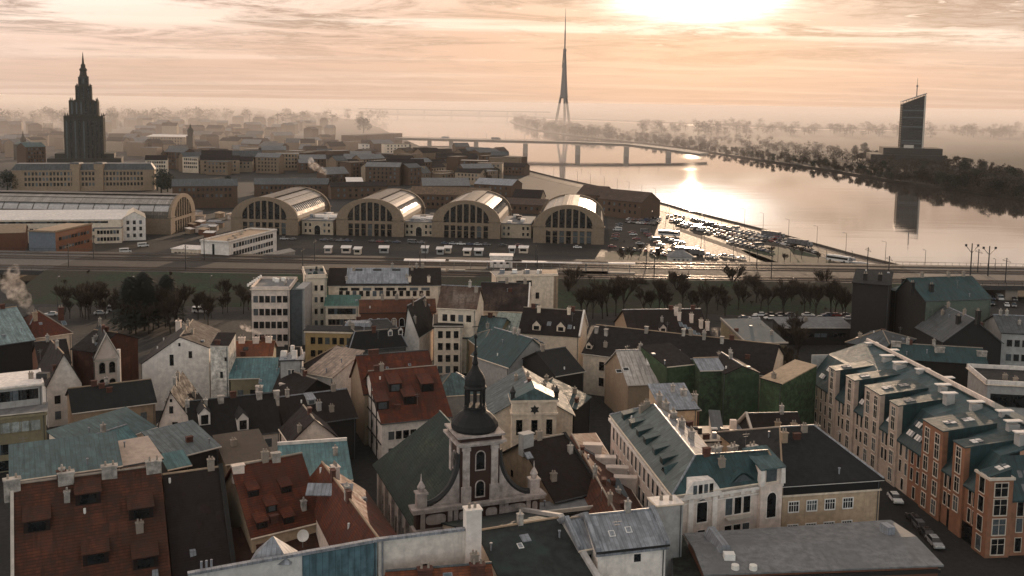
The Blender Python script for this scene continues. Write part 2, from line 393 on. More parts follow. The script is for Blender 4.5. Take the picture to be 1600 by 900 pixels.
def add_window(root, p, ang, w, h, style='thin', fm=None, gm=None, sub=True, name='window'):
    f, gme = window_mesh(w, h, style, fm or TRIM, gm or GLASS)
    o = link(name, f, root, p, ang)
    if gme: link('pane', gme, o)
    return o

def pot_chimney(w=0.9, d=0.7, h=1.6, pots=2, key=None):
    mb = MB().cbox(0, 0, -1.6, w, d, h+1.6); mb.cbox(0, 0, h, w+.24, d+.24, .16)
    for k in range(pots): mb.cyl((k-(pots-1)/2)*w/max(pots, 1), 0, h+.16, h+.75, .16, .12, 7, 1)
    return mb

def inset(pts, c, dist):
    out = []
    for p in pts:
        v = Vector((c.x-p.x, c.y-p.y, 0)); L = v.length
        out.append(p+v*(min(dist*1.4, L*0.3)/L) if L > 1e-6 else p.copy())
    return out

DET = random.Random(77)
DETM = [ZINCD]
DETO = [('vent_pipe', MB().cyl(0, 0, -.5, .8, .12, .12, 7).cyl(0, 0, .8, .95, .2, .2, 7).data('vent_pipe', [ZINC])), ('vent_pipe', MB().cyl(0, 0, -.5, .55, .16, .16, 7).data('vent_pipe', [WHITE])),
        ('roof_hatch', MB().cbox(0, 0, -.5, .8, .9, .75, 0, .05, .05).data('roof_hatch', [ZINC])), ('aerial', MB().cyl(0, 0, -.4, 2.6, .035, .03, 5).box(-.6, -.02, 2.2, .6, .02, 2.25).box(-.4, -.02, 1.8, .4, .02, 1.85).data('aerial', [STEEL])),
        ('small_chimney', MB().cbox(0, 0, -1.2, .7, .6, 2.3).cbox(0, 0, 1.1, .85, .75, .12).cyl(0, 0, 1.2, 1.7, .16, .12, 7).data('small_chimney', [SOOT])), ('small_chimney', MB().cbox(0, 0, -1.2, 1.1, .6, 2.0).cbox(0, 0, .8, 1.25, .75, .12).data('small_chimney', [BRICK])), ('small_chimney', MB().cbox(0, 0, -1.2, .9, .6, 2.2).cbox(0, 0, 1.0, 1.05, .75, .14).cyl(-.2, 0, 1.1, 1.6, .14, .11, 7).cyl(.2, 0, 1.1, 1.5, .14, .11, 7).data('small_chimney', [STONE]))]
class Bld:
    """V: name -> world point of the roof; faces: lists of names counter-clockwise from above"""
    def __init__(s, name, label, cat, V, faces, wall, roof, zb=0.0, oh=0.35, th=0.22, group=None, rname='roof', sidemats=None, detail=True):
        s.V = V; s.faces = faces; s.zb = zb
        c = Vector((0, 0, 0))
        for p in V.values(): c += p
        c /= len(V); s.c = Vector((c.x, c.y, 0)); s.root = thing(name, label, cat, (c.x, c.y, 0), 0, group)
        names = list(V); pts = [V[n]-s.c for n in names]; ix = {n: k for k, n in enumerate(names)}
        s.L = {n: pts[ix[n]] for n in names}
        roofs = roof if isinstance(roof, list) else [roof]*len(faces)
        edges = {}
        norm = []
        for f in faces:
            for a, b in zip(f, f[1:]+f[:1]): edges[(a, b)] = 1
        rim = [(a, b) for (a, b) in edges if (b, a) not in edges]
        s.rim = rim
        ip = inset(pts, Vector((0, 0, 0)), oh) if oh else [p.copy() for p in pts]
        s.W = {n: ip[ix[n]]-Vector((0, 0, th*0.6)) for n in names}
        mats = [wall]; mb = MB()
        for a, b in rim:
            A, B = s.W[a], s.W[b]; mi = 0
            if sidemats and (a, b) in sidemats:
                mm = sidemats[(a, b)]
                if mm not in mats: mats.append(mm)
                mi = mats.index(mm)
            zz_ = zb
            mb.poly([(A.x, A.y, zz_), (B.x, B.y, zz_), (B.x, B.y, B.z), (A.x, A.y, A.z)], mi)
        s.wall = mb.build('wall', mats, s.root)
        # roofs: one part per kind of covering
        done = {}
        for f, rm in zip(faces, roofs): done.setdefault(rm.name, (rm, []))[1].append(f)
        for rm, fs in done.values():
            mb = MB()
            for f in fs:
                mb.poly([s.L[n] for n in f]); mb.poly([s.L[n]-Vector((0, 0, th)) for n in f[::-1]])
                for a, b in zip(f, f[1:]+f[:1]):
                    if (a, b) in rim:
                        A, B = s.L[a], s.L[b]; mb.poly([A-Vector((0, 0, th)), B-Vector((0, 0, th)), B, A])
            mb.build(rname, rm, s.root)
        if detail: s.detail()
    def detail(s):
        if not (95 < s.c.y < 335): return
        rd = DET; gm_ = rd.choice([TRIM, ZINCD, PLC, BLK])
        for a, b in s.rim:
            A, B = s.L[a], s.L[b]
            if abs(A.z-B.z) > .3 or (B-A).length < 2.5: continue
            u = (B-A).normalized(); n = Vector((u.y, -u.x, 0))
            if n.y > .35: continue
            MB().bar(A+n*.06-Vector((0, 0, .12)), B+n*.06-Vector((0, 0, .12)), .13, .13, 5).build('gutter', gm_, s.root)
            if A.z-s.zb > 5 and n.y < 0:
                W_ = s.W[b]-u*.35; MB().cyl(W_.x+n.x*.12, W_.y+n.y*.12, s.zb, B.z-.25, .07, .07, 6).build('downpipe', DETM[0], s.root)
        es = [(a, b) for f in s.faces for a, b in zip(f, f[1:]+f[:1])]
        for a, b in es:
            if (b, a) in es and a < b and (s.L[a]-s.L[b]).length > 2:
                A, B = s.L[a], s.L[b]; MB().bar(A+Vector((0, 0, .06)), B+Vector((0, 0, .06)), .16, .16, 5).build('ridge_cap', rd.choice([STONE, ZINC, PLT, ZINCD]), s.root)
                if abs(A.z-B.z) < .2:
                    for k in range(min(3, int((A-B).length/7))):
                        q = A+(B-A)*rd.uniform(.1, .9); nm, me = DETO[rd.choice((4, 5, 6))]; link(nm, me, s.root, q+Vector((0, 0, .2)), s.dirang(0))
        for f in s.faces:
            p = [s.L[n] for n in f]; nn = (p[1]-p[0]).cross(p[2]-p[0]); ar = nn.length/2; nn.normalize()
            if nn.y > .25 or ar < 12: continue
            for k in range(min(4, 1+int(ar/45))):
                i = rd.randrange(1, len(p)-1); r1, r2 = sorted((rd.uniform(.08, .92), rd.uniform(.08, .92))); q = p[0]*r1+p[i]*(r2-r1)+p[i+1]*(1-r2)
                nm, me = DETO[rd.randrange(len(DETO))]; link(nm, me, s.root, q, s.dirang(0)+rd.uniform(-.1, .1))
    def hit(s, fi, px, py):
        """where the line of sight through a pixel meets roof face fi (local), and the face's normal"""
        f = s.faces[fi]; a, b, c = (s.V[n] for n in f[:3]); n = (b-a).cross(c-a).normalized()
        if n.z < 0: n = -n
        d = ray(px, py); o = Vector((0, 0, CAMZ)); t = (a-o).dot(n)/d.dot(n)
        return o+d*t-s.c, n
    def windows(s, a, b, n, zs, w=1.0, h=1.6, style='thin', fm=None, gm=None, m=0.08, us=None):
        A, B = s.W[a], s.W[b]; d = Vector((B.x-A.x, B.y-A.y, 0)); L = d.length; ang = atan2(d.y, d.x)
        us = us if us else [m+(1-2*m)*(k+.5)/n for k in range(n)]
        for u in us:
            for z in zs:
                p = A+d*u; add_window(s.root, (p.x, p.y, z), ang, w, h, style, fm, gm)
        return s
    def band(s, edges, z, h=0.35, out=0.18, mat=None, name='cornice'):
        mb = MB()
        for a, b in edges:
            A, B = s.W[a], s.W[b]; d = Vector((B.x-A.x, B.y-A.y, 0)); u = d.normalized(); nrm = Vector((u.y, -u.x, 0))
            p = [A-u*out, B+u*out]
            q = [A-u*out+nrm*out, B+u*out+nrm*out]
            q0, q1, r0, r1 = q[0], q[1], p[0]-nrm*.03, p[1]-nrm*.03
            mb.mesh([(q0.x,q0.y,z),(q1.x,q1.y,z),(r1.x,r1.y,z),(r0.x,r0.y,z),(q0.x,q0.y,z+h),(q1.x,q1.y,z+h),(r1.x,r1.y,z+h),(r0.x,r0.y,z+h)],
                    [(0,3,2,1),(4,5,6,7),(0,1,5,4),(1,2,6,5),(2,3,7,6),(3,0,4,7)])
        mb.build(name, mat or TRIM, s.root); return s
    def chimneys(s, lst, mat=None, w=0.9, d=0.7, h=1.5, pots=2):
        me = pot_chimney(w, d, h, pots).data('chimney', [mat or PLG, STONE])
        for fi, px, py in lst:
            p, n = s.hit(fi, px, py); link('chimney', me, s.root, p-Vector((0, 0, 0.1)), random.uniform(-.1, .1)+s.dirang(fi))
        return s
    def dirang(s, fi):
        f = s.faces[fi]; A, B = s.V[f[0]], s.V[f[1]]; return atan2(B.y-A.y, B.x-A.x)
    def skylights(s, lst, w=0.9, h=1.3, mat=None, frame=None):
        for fi, px, py in lst:
            p, n = s.hit(fi, px, py)
            t = Vector((-n.y, n.x, 0)); t = t.normalized() if t.length > .02 else Vector((1, 0, 0)); b = n.cross(t)
            mb = MB()
            for (hw, hh, o, mi) in ((w/2+.1, h/2+.1, .09, 0), (w/2, h/2, .12, 1)):
                q = [t*x+b*y+n*o for x, y in ((-hw, -hh), (hw, -hh), (hw, hh), (-hw, hh))]
                mb.mesh(q+[k-n*(o+.05) for k in q], [(0,1,2,3),(0,4,5,1),(1,5,6,2),(2,6,7,3),(3,7,4,0)], mi)
            mb.build('skylight', [frame or ZINC, mat or SKYG], s.root, p)
        return s
    def dormers(s, lst, w=1.6, h=1.5, kind='shed', roof=None, wall=None, glass=True, face=None):
        """front foot of each dormer on face fi; it looks down the slope"""
        for fi, px, py in lst:
            p, n = s.hit(fi, px, py); down = Vector((n.x, n.y, 0)).normalized(); ang = atan2(down.x, -down.y)
            sl = sqrt(n.x**2+n.y**2)/n.z                       # rise per metre
            r = thing_part('dormer', s.root, p, ang)
            if kind == 'shed':
                rs = sl*0.35; dep = h/max(sl-rs, .15)
                side = [(0, -.3), (0, h), (dep, h+dep*rs), (dep, -.3+dep*sl)]
                mbw = MB()
                for x in (-w/2, w/2): mbw.poly([(x, y, z) for y, z in (side if x > 0 else side[::-1])])
                mbw.poly([(-w/2, 0, -.3), (w/2, 0, -.3), (w/2, 0, h), (-w/2, 0, h)])
                mw = mbw.data('dormer', [wall or roof])
                r.data = mw
                e = .15
                MB().slab([(-w/2-e, -e, h-e*rs+.12), (w/2+e, -e, h-e*rs+.12), (w/2+e, dep+.2, h+(dep+.2)*rs+.12), (-w/2-e, dep+.2, h+(dep+.2)*rs+.12)], .12).build('dormer_roof', roof, r)
            else:
                rp = w*0.55; dep = h/sl; dr = (h+rp)/sl
                mbw = MB().poly([(-w/2, 0, -.3), (w/2, 0, -.3), (w/2, 0, h), (0, 0, h+rp), (-w/2, 0, h)])
                mbw.poly([(w/2, 0, -.3), (w/2, dep, h-.2), (w/2, dep, h), (w/2, 0, h)]); mbw.poly([(-w/2, 0, h), (-w/2, dep, h), (-w/2, dep, h-.2), (-w/2, 0, -.3)])
                r.data = mbw.data('dormer', [wall or PLW])
                m2 = MB()
                m2.slab([(-w/2-.15, -.12, h-.05), (0, -.12, h+rp+.1), (0, dr, h+rp+.1), (-w/2-.15, dep, h-.05)][::-1], .12)
                m2.slab([(w/2+.15, -.12, h-.05), (w/2+.15, dep, h-.05), (0, dr, h+rp+.1), (0, -.12, h+rp+.1)][::-1], .12)
                m2.build('dormer_roof', roof, r)
            if glass: link('dormer_window', MB().box(-w*.32, -.05, .15, w*.32, .02, h*.85).data('dormer_window', [GLASSD]), r)
        return s
    def add(s, mb, name, mat, at=(0, 0, 0), rz=0.0, smooth=False): return mb.build(name, mat, s.root, at, rz, smooth)
def thing_part(name, root, p, rz):
    o = bpy.data.objects.new(name, bpy.data.meshes.new(name)); COL.objects.link(o); o.parent = root; o.location = p; o.rotation_euler = (0, 0, rz); return o
SKYG = M('skylight_glass', (0.10, 0.115, 0.125), 0.12, 'glass', 0.2, spec=0.9)

def rect(A, B, ze, d, zr=0.0, kind='gable', rp=0.5, ins=0.25, back=None):
    """roof outline behind a front eave A-B (pixels at height ze). kind: gable (ridge along the front), across, hip, flat, shed, mansard"""
    a, b = (A if isinstance(A, Vector) else P(*A, ze)), (B if isinstance(B, Vector) else P(*B, ze))
    u = Vector((b.x-a.x, b.y-a.y, 0)); L = u.length; u = u.normalized(); v = Vector((-u.y, u.x, 0))
    Z = Vector((0, 0, 1))
    V = {'a': a, 'b': b, 'c': b+v*d, 'd': a+v*d}
    if kind == 'flat': return V, [['a', 'b', 'c', 'd']]
    if kind == 'shed':
        V['c'] = V['c']+Z*zr; V['d'] = V['d']+Z*zr; return V, [['a', 'b', 'c', 'd']]
    if kind == 'gable':
        V['r'] = a+v*d*rp+Z*zr; V['s'] = b+v*d*rp+Z*zr; return V, [['a', 'b', 's', 'r'], ['c', 'd', 'r', 's']]
    if kind == 'across':
        V['r'] = a+u*L*rp+Z*zr; V['s'] = V['d']+u*L*rp+Z*zr; return V, [['b', 'c', 's', 'r'], ['d', 'a', 'r', 's']]
    if kind == 'hip':
        V['r'] = a+v*d*.5+u*min(L*ins*2, L*.48, d*2*ins)+Z*zr; V['s'] = b+v*d*.5-u*min(L*ins*2, L*.48, d*2*ins)+Z*zr
        return V, [['a', 'b', 's', 'r'], ['b', 'c', 's'], ['c', 'd', 'r', 's'], ['d', 'a', 'r']]
    if kind == 'mansard':
        k = ins; V['e'] = a+(u+v)*k+Z*zr; V['f'] = b+(v-u)*k+Z*zr; V['g'] = V['c']-(u+v)*k+Z*zr; V['h'] = V['d']+(u-v)*k+Z*zr
        return V, [['a', 'b', 'f', 'e'], ['b', 'c', 'g', 'f'], ['c', 'd', 'h', 'g'], ['d', 'a', 'e', 'h'], ['e', 'f', 'g', 'h']]
def house(name, label, cat, A, B, ze, d, wall, roof, kind='gable', zr=5.0, rp=0.5, ins=0.25, **kw):
    V, fs = rect(A, B, ze, d, zr, kind, rp, ins)
    return Bld(name, label, cat, V, fs, wall, roof, **kw)
def parapet(bl, edges, h=0.7, t=0.35, mat=None, name='parapet', cap=None):
    for a, b in edges:
        mb = MB(); A, B = bl.L[a], bl.L[b]; d = Vector((B.x-A.x, B.y-A.y, 0)).normalized(); n = Vector((-d.y, d.x, 0))*t
        e = d*t*0.0
        q = [A, B, B+n, A+n]; lo = [(p.x, p.y, p.z-.3) for p in q]; hi = [(p.x, p.y, p.z+h) for p in q]
        mb.mesh(lo+hi, [(0,3,2,1),(4,5,6,7),(0,1,5,4),(1,2,6,5),(2,3,7,6),(3,0,4,7)])
        mb.build(name, mat or PLG, bl.root)
    return bl
# ------------------------------------------------------------------ landmarks far away
STEELF = M('far_grey_steel', (0.16, 0.15, 0.14), 0.6, 'plain', 0.1)
DSTONE = M('sooty_stone', (0.050, 0.046, 0.038), 0.9)
def tv_tower():
    p = P(880, 198, -4); r = thing('television_tower', 'tall needle television tower on three splayed legs, above the island trees', 'tower', (p.x, p.y, -3))
    a0 = radians(-90+8)
    for k in range(3):
        a = a0+k*2*pi/3; mb = MB()
        mb.bar((27*cos(a), 27*sin(a), 0), (9.5*cos(a), 9.5*sin(a), 98), 4.6, 3.4, 6); mb.build('leg', STEELF, r)
    MB().lathe([(11.5, 88), (13.5, 92), (12.5, 100), (9.0, 150), (7.0, 186), (5.0, 200)], 6, a0=a0).build('tower_body', STEELF, r)
    for k in range(3):
        a = a0+k*2*pi/3; MB().bar((6.4*cos(a), 6.4*sin(a), 184), (3.4*cos(a), 3.4*sin(a), 236), 2.3, 1.7, 5).build('upper_strut', STEELF, r)
    MB().cyl(0, 0, 92, 240, 3.2, 2.2, 8).build('lift_shaft', STEELF, r)
    MB().lathe([(4.6, 234), (5.2, 237), (5.0, 242), (3.2, 244)], 8).build('gallery', STEELF, r)
    mb = MB().cyl(0, 0, 243, 300, 2.3, 2.1, 8); mb.cyl(0, 0, 300, 336, 1.5, 1.2, 8); mb.cyl(0, 0, 336, 369, .8, .4, 6); mb.build('antenna_mast', STEELF, r)
tv_tower()

def academy():
    D = 883; q = Q(135, 273, D); r = thing('stepped_tower', 'dark stepped stone skyscraper with a spire, highest building in the city', 'tower', (q.x, q.y, 0), radians(19))
    mb = MB().box(-30, -14, 0, 30, 26, 17); mb.box(-24, -12, 17, 24, 20, 21)
    mb.build('base_wing', DSTONE, r)
    tiers = ((31, 0, 53.5, 'lower_tier'), (22.5, 53.5, 67, 'middle_tier'), (12.2, 67, 80, 'upper_tier'), (7.4, 80, 87.5, 'crown_tier'))
    for w_, z0, z1, nm in tiers:
        mb = MB().cbox(0, 0, z0, w_, w_*.85, z1-z0)
        n = max(3, int(w_/3.4))
        for k in range(n+1):
            x = -w_/2+w_*k/n
            for s_ in (-1, 1): mb.cbox(x, s_*w_*.425, z0, .9, .7, z1-z0+(.9 if k % 2 else 0))
            y = (-w_/2+w_*k/n)*.85
            for s_ in (-1, 1): mb.cbox(s_*w_/2, y, z0, .7, .9, z1-z0+.4)
        mb.cbox(0, 0, z1-.8, w_+1.0, w_*.85+1.0, .8)
        t = mb.build(nm, DSTONE, r)
        mw = MB().box(-.62, -.06, 0, .62, .05, z1-z0-3 if z1-z0 < 20 else z1-z0-6).data('window_strip', [GLASSD])
        for k in range(n):
            for s_ in (-1, 1):
                o = link('window_strip', mw, t, (-w_/2+w_*(k+.5)/n, s_*w_*.425+(-.02 if s_ < 0 else .02), z0+2), 0 if s_ < 0 else pi)
                o = link('window_strip', mw, t, (s_*(w_/2+.02), (-w_/2+w_*(k+.5)/n)*.85, z0+2), s_*pi/2)
        mp = MB(); mp.cbox(0, 0, 0, 1.6, 1.6, 2.0); mp.cyl(0, 0, 2.0, 5.2, .8, .05, 6)
        me = mp.data('pinnacle', [DSTONE])
        sc_ = .62 if w_ > 20 else .45
        for sx in (-1, 1):
            for sy in (-1, 1):
                o = link('pinnacle', me, r, (sx*(w_/2-.8), sy*(w_*.425-.8), z1)); o.scale = (sc_,)*3
            if w_ > 20:
                for f in (.3, -.3, 0): o = link('pinnacle', me, r, (f*w_, sx*(w_*.425-.8), z1)); o.scale = (.35,)*3
    MB().lathe([(4.0, 87.5), (3.2, 88.5), (2.7, 93), (3.3, 93.6), (3.2, 94.6), (2.0, 96), (1.9, 98.5), (1.0, 99.5), (.75, 103), (.12, 109.5)], 10).build('spire', DSTONE, r)
academy()

def slant_tower():
    p = P(1421, 257.5, -4); r = thing('office_tower', 'slim dark office tower with a slanting roof and mast, on the far bank', 'tower', (p.x, p.y, -3), radians(-14))
    GR = M('tower_curtain_wall', (0.050, 0.047, 0.044), 0.85, 'plain', 0.2, spec=.1)
    w_, d_ = 29, 22; z0, z1 = 84, 95
    mb = MB().mesh([(-w_/2,-d_/2,0),(w_/2,-d_/2,0),(w_/2,d_/2,0),(-w_/2,d_/2,0),(-w_/2,-d_/2,z0-4),(w_/2,-d_/2,z1-3),(w_/2,d_/2,z1-3),(-w_/2,d_/2,z0-4)],
        [(0,3,2,1),(4,5,6,7),(0,1,5,4),(1,2,6,5),(2,3,7,6),(3,0,4,7)]); mb.build('wall', GR, r)
    MB().slab([(-w_/2-.6,-d_/2-.6,z0),(w_/2+.6,-d_/2-.6,z1),(w_/2+.6,d_/2+.6,z1),(-w_/2-.6,d_/2+.6,z0)], 1.2).build('roof', STEELF, r)
    for k in range(5):
        for y in (-d_/2+.6, d_/2-.6): MB().cbox(-w_/2+.6+k*(w_-1.2)/4, y, z0-6+k*2.4, .6, .6, 6.3).build('roof_post', STEELF, r)
    me = MB().box(-w_/2+1, -.06, 0, w_/2-2.5, .05, 1.5).data('window_band', [GLASSD])
    for k in range(24): link('window_band', me, r, (0, -d_/2-.02, 6+k*3.1))
    TW = M('tower_side_glazing', (.012, .012, .012), .95, 'plain', .1, spec=0.0)
    me2 = MB().box(-.06, -d_/2+1, 0, .06, d_/2-1, 1.4).data('window_band', [TW])
    for k in range(24): link('window_band', me2, r, (-w_/2-.02, 0, 6+k*3.1))
    MB().cbox(w_/2-1.2, -d_/2-.3, 0, 1.6, .8, z1-2).build('corner_pier', TRIM, r)
    mb = MB().cyl(4, 0, z1-6, z1+8, .7, .6, 6); mb.cyl(4, 0, z1+8, z1+20, .35, .15, 6); mb.cbox(4, 0, z1+8, 2.2, 2.2, 2.6); mb.build('mast', STEELF, r)
    MB().box(-52, -22, 0, 38, 40, 13).build('podium', GR, r); MB().box(-36, -16, 13, 38, 34, 22).build('podium', GR, r)
    MB().box(-10, -15, 22, 2, -11.5, 26).build('stair_house', TRIM, r)
slant_tower()

def river_bridge():
    a = Q(628, 217, 1560); b = Q(1100, 234, 1400); a.z = 13.5; b.z = 4
    m_ = Q(985, 223, 1480); m_.z = 12.5
    r = thing('road_bridge', 'long low concrete road bridge on heavy piers across the river', 'bridge', (m_.x, m_.y, 0))
    pts = [a-Vector((60, -20, 1)), a, Q(821, 218, 1500), Q(903, 219, 1490), m_, Q(1045, 228.5, 1440), b]
    pts[2].z = 14.2; pts[3].z = 14.2; pts[5].z = 8.5
    def ribbon(z0, z1, hw, nm, mat):
        mb = MB()
        for p, q in zip(pts, pts[1:]):
            d = (q-p); n = Vector((-d.y, d.x, 0)).normalized()*hw; p_, q_ = p-Vector((m_.x, m_.y, 0)), q-Vector((m_.x, m_.y, 0))
            vs = [p_-n, q_-n, q_+n, p_+n]; mb.mesh([(v.x, v.y, v.z+z0) for v in vs]+[(v.x, v.y, v.z+z1) for v in vs], [(0,3,2,1),(4,5,6,7),(0,1,5,4),(1,2,6,5),(2,3,7,6),(3,0,4,7)])
        mb.build(nm, mat, r)
    ribbon(-3.6, -.4, 9, 'girder', CONC); ribbon(-.4, 0.3, 13, 'deck', CONC)
    for hw in (12.6, -12.6):
        mb = MB()
        for p, q in zip(pts, pts[1:]):
            d = (q-p); n = Vector((-d.y, d.x, 0)).normalized()*hw; o = Vector((m_.x, m_.y, 0))
            mb.bar(p+n-o+Vector((0, 0, 1.2)), q+n-o+Vector((0, 0, 1.2)), .2)
            for k in range(12): t = p+(q-p)*k/12+n-o; mb.bar(t, t+Vector((0, 0, 1.2)), .12)
        mb.build('railing', CONC, r)
    for px in (671, 705, 744, 821, 903, 979, 1045):
        t = (px-628)/472; q = Q(px, 225, 1560-160*t); mb = MB()
        mb.box(-3.4, -3, -7, 3.4, 3, 10 if px < 1000 else 5, 0, .3, .3); mb.build('pier', CONC, r, (q.x-m_.x, q.y-m_.y, 0), radians(8))
    lm = MB().cyl(0, 0, 0, 9, .2, .12, 5); lm.box(-1.4, -.1, 8.8, 1.4, .1, 9.0); me = lm.data('lamp_post', [STEELF])
    for px in range(670, 1060, 30):
        t = (px-628)/472; q = Q(px, 216, 1555-155*t); link('lamp_post', me, r, (q.x-m_.x, q.y-m_.y, 14.2 if px < 960 else 14.2-(px-960)*.07))
    return pts
BRP = river_bridge()
def far_bridge():
    a = Q(560, 176, 5200); b = Q(860, 178, 4900); r = thing('distant_bridge', 'faint thin bridge line far down the misty river', 'bridge', ((a.x+b.x)/2, (a.y+b.y)/2, 0))
    o = Vector(((a.x+b.x)/2, (a.y+b.y)/2, 0)); a.z = b.z = 24
    MB().bar(a-o, b-o, 3.0, 3.0, 4).build('deck', STEELF, r)
    me = MB().cbox(0, 0, -30, 5, 5, 54).data('pier', [STEELF])
    for k in range(7): q = a+(b-a)*(k+.5)/7-o; link('pier', me, r, (q.x, q.y, 0))
far_bridge()
# ------------------------------------------------------------------ streets, squares, embankment
def sheet(name, pix, z, mat, label, world=False):
    pts = [Vector((p[0], p[1], z)) if world else P(p[0], p[1], z) for p in pix]
    o = MB().poly([(p.x, p.y, z) for p in pts]).build(name, mat); n = o.data.polygons[0].normal
    if n.z < 0: o.data.flip_normals()
    return tag(o, label, kind='structure')
sheet('car_park', [(948, 336), (1010, 316), (1075, 336), (1200, 369), (1330, 405), (1450, 436), (1330, 440), (1100, 432), (955, 402)], .02, PAVE, 'wet car park and forecourt by the river')
sheet('market_street', [(330, 372), (830, 382), (948, 390), (955, 402), (820, 398), (330, 384)], .024, ASPH, 'street in front of the market halls')
sheet('station_yard', [(130, 384), (285, 372), (330, 384), (330, 440), (150, 425)], .028, PAVE, 'paved yard with parked vans')
sheet('street', [(60, 505), (380, 486), (480, 500), (1330, 500), (1480, 545), (1480, 512), (1330, 486), (480, 470), (380, 470), (60, 480)], .02, ASPH, 'street along the foot of the railway bank')
# the road on the embankment, its kerb and the river wall
bk = [Vector((x, y, 0)) for x, y in BANK[5:-5]]
def along(off0, off1, z0, z1, name, mat, label, kind='structure', cat=None):
    mb = MB(); L0 = []; L1 = []
    for k, p in enumerate(bk):
        d = (bk[min(k+1, len(bk)-1)]-bk[max(k-1, 0)]).normalized(); n = Vector((d.y, -d.x, 0))   # inland
        L0.append(p+n*off0); L1.append(p+n*off1)
    for k in range(len(bk)-1):
        a, b, c, d = L0[k], L0[k+1], L1[k+1], L1[k]
        if z1 > z0: mb.mesh([(v.x, v.y, z) for z in (z0, z1) for v in (a, b, c, d)], [(0,3,2,1),(4,5,6,7),(0,1,5,4),(1,2,6,5),(2,3,7,6),(3,0,4,7)])
        else: mb.poly([(v.x, v.y, z0) for v in (a, d, c, b)])
    o = mb.build(name, mat)
    if z1 <= z0 and o.data.polygons[0].normal.z < 0: o.data.flip_normals()
    tag(o, label, cat, None, kind); return L0, L1
along(4.5, 19, .032, .032, 'road', ASPH, 'wet riverside road')
MARK = M('road_paint', (0.55, 0.53, 0.48), 0.6, 'plain', 0.2)
along(11.6, 11.8, .036, .036, 'road_marking', MARK, 'painted centre line of the riverside road')
DCON = M('wet_pavement', (.085, .072, .06), .85)
along(2.0, 4.5, .0, .14, 'pavement', DCON, 'raised riverside pavement')
along(19, 19.4, .0, .13, 'kerb', CONC, 'kerb of the riverside road')
along(.1, .7, -4.5, 1.0, 'river_wall', DCON, 'long low river wall along the riverside road', None, 'wall')
sheet('verge', [(1158, 391), (1215, 385), (1300, 401), (1296, 416), (1240, 417), (1195, 412)], .03, GRASS, 'grass island in the forecourt')
sheet('verge', [(1212, 419), (1305, 421), (1325, 427), (1230, 425)], .03, GRASS, 'thin grass strip by the forecourt')
sheet('verge', [(1052, 358), (1062, 356), (1192, 401), (1240, 419), (1225, 420), (1165, 398)], .03, SCRUB, 'narrow verge between two lanes')
sheet('verge', [(945, 394), (1065, 392), (1085, 418), (945, 425)], .03, GRASS, 'dark grass beside the forecourt')

EMB_L, EMB_R = -176, 163
mb = MB()
pr = [(338, 0.01), (371, 6.0), (418, 6.0), (430, 0.01)]
vs = [(x, y, z) for x in (EMB_L, EMB_R) for y, z in pr]
mb.mesh(vs, [(0, 4, 5, 1), (2, 6, 7, 3), (4, 7, 6, 5), (0, 1, 2, 3)], 0); mb.mesh(vs, [(1, 5, 6, 2)], 1)
tag(mb.build('embankment', [GRASS, BALL]), 'grassy railway embankment across the city', kind='structure')
RAIL = M('rusty_rail', (0.10, 0.07, 0.055), 0.45, 'plain', 0.2, metal=0.5)
for k, y in enumerate((375, 380, 398, 403, 411)):
    r = thing('railway_track', f"pair of rails on the railway bank, {('nearest the grass slope','second from the slope','between the platforms','behind the platforms','nearest the market')[k]}", 'track', ((EMB_L+EMB_R)/2, y, 6.0))
    for s_ in (-.76, .76): MB().box(EMB_L-95-(EMB_L+EMB_R)/2, s_-.06, .04, EMB_R+150-(EMB_L+EMB_R)/2, s_+.06, .22).build('rail', RAIL, r)
def rail_bridge(x0, x1, piers, label):
    r = thing('railway_bridge', label, 'bridge', ((x0+x1)/2, 394, 0)); h = (x1-x0)/2
    MB().box(-h, -23.5, 4.2, h, 23.5, 5.98).build('deck', M('dark_bridge_steel', (.035, .033, .032), .7, 'plain', .2), r)
    for y in (-23.3, 23.3): 
        mb = MB()
        for k in range(int(h*2/3)): mb.cbox(-h+k*3, y, 5.98, .1, .1, 1.1)
        mb.box(-h, y-.06, 7.0, h, y+.06, 7.12); mb.build('railing', IRON, r)
    for x in piers: MB().cbox(x-(x0+x1)/2, 0, -6, 5, 44, 10.2, 0, .2, .4).build('pier', STONE, r)
rail_bridge(EMB_R, EMB_R+150, (EMB_R+27, EMB_R+75, EMB_R+122), 'dark steel railway bridge on a stone pier leading over the river')
rail_bridge(EMB_L-95, EMB_L, (EMB_L-20, EMB_L-62), 'dark railway bridge over a road at the end of the grass bank')
# platform roofs
def canopy(px, py, L, w_=5.0, lab=''):
    p = P(px, py, 10.2); r = thing('platform_canopy', lab, 'canopy', (p.x, min(max(p.y, 384), 408), 6.0))
    MB().box(-L/2, -w_/2, 4.0, L/2, w_/2, 4.3, 0, .0, .9).build('canopy_roof', WROOF, r)
    MB().box(-L/2, -w_/2+.4, 0.01, L/2, w_/2-.4, .55).build('platform', CONC, r)
    for k in range(max(2, int(L/6))): MB().cbox(-L/2+2+k*(L-4)/max(1, int(L/6)-1), 0, .55, .25, .25, 3.5).build('post', STEEL, r)
for a in ((850, 415, 30, 4, 'long white platform canopy above the grass bank, near the blank beige block'), (770, 418, 22, 4, 'white platform canopy above the hotel roofs'), (905, 417, 24, 3.4, 'slender white platform canopy right of the beige block'),
          (960, 427, 21, 3.4, 'white platform canopy with pale end wall, over dark trees'), (658, 416, 16, 5, 'short white platform canopy left of the twin masts'), (735, 409, 17, 3, 'thin pale platform canopy behind the others')): canopy(*a[:4], a[4])
r = thing('signal_house', 'cream box-shaped station hut between white platform canopies', 'hut', (P(782, 419, 10).x, 396, 6))
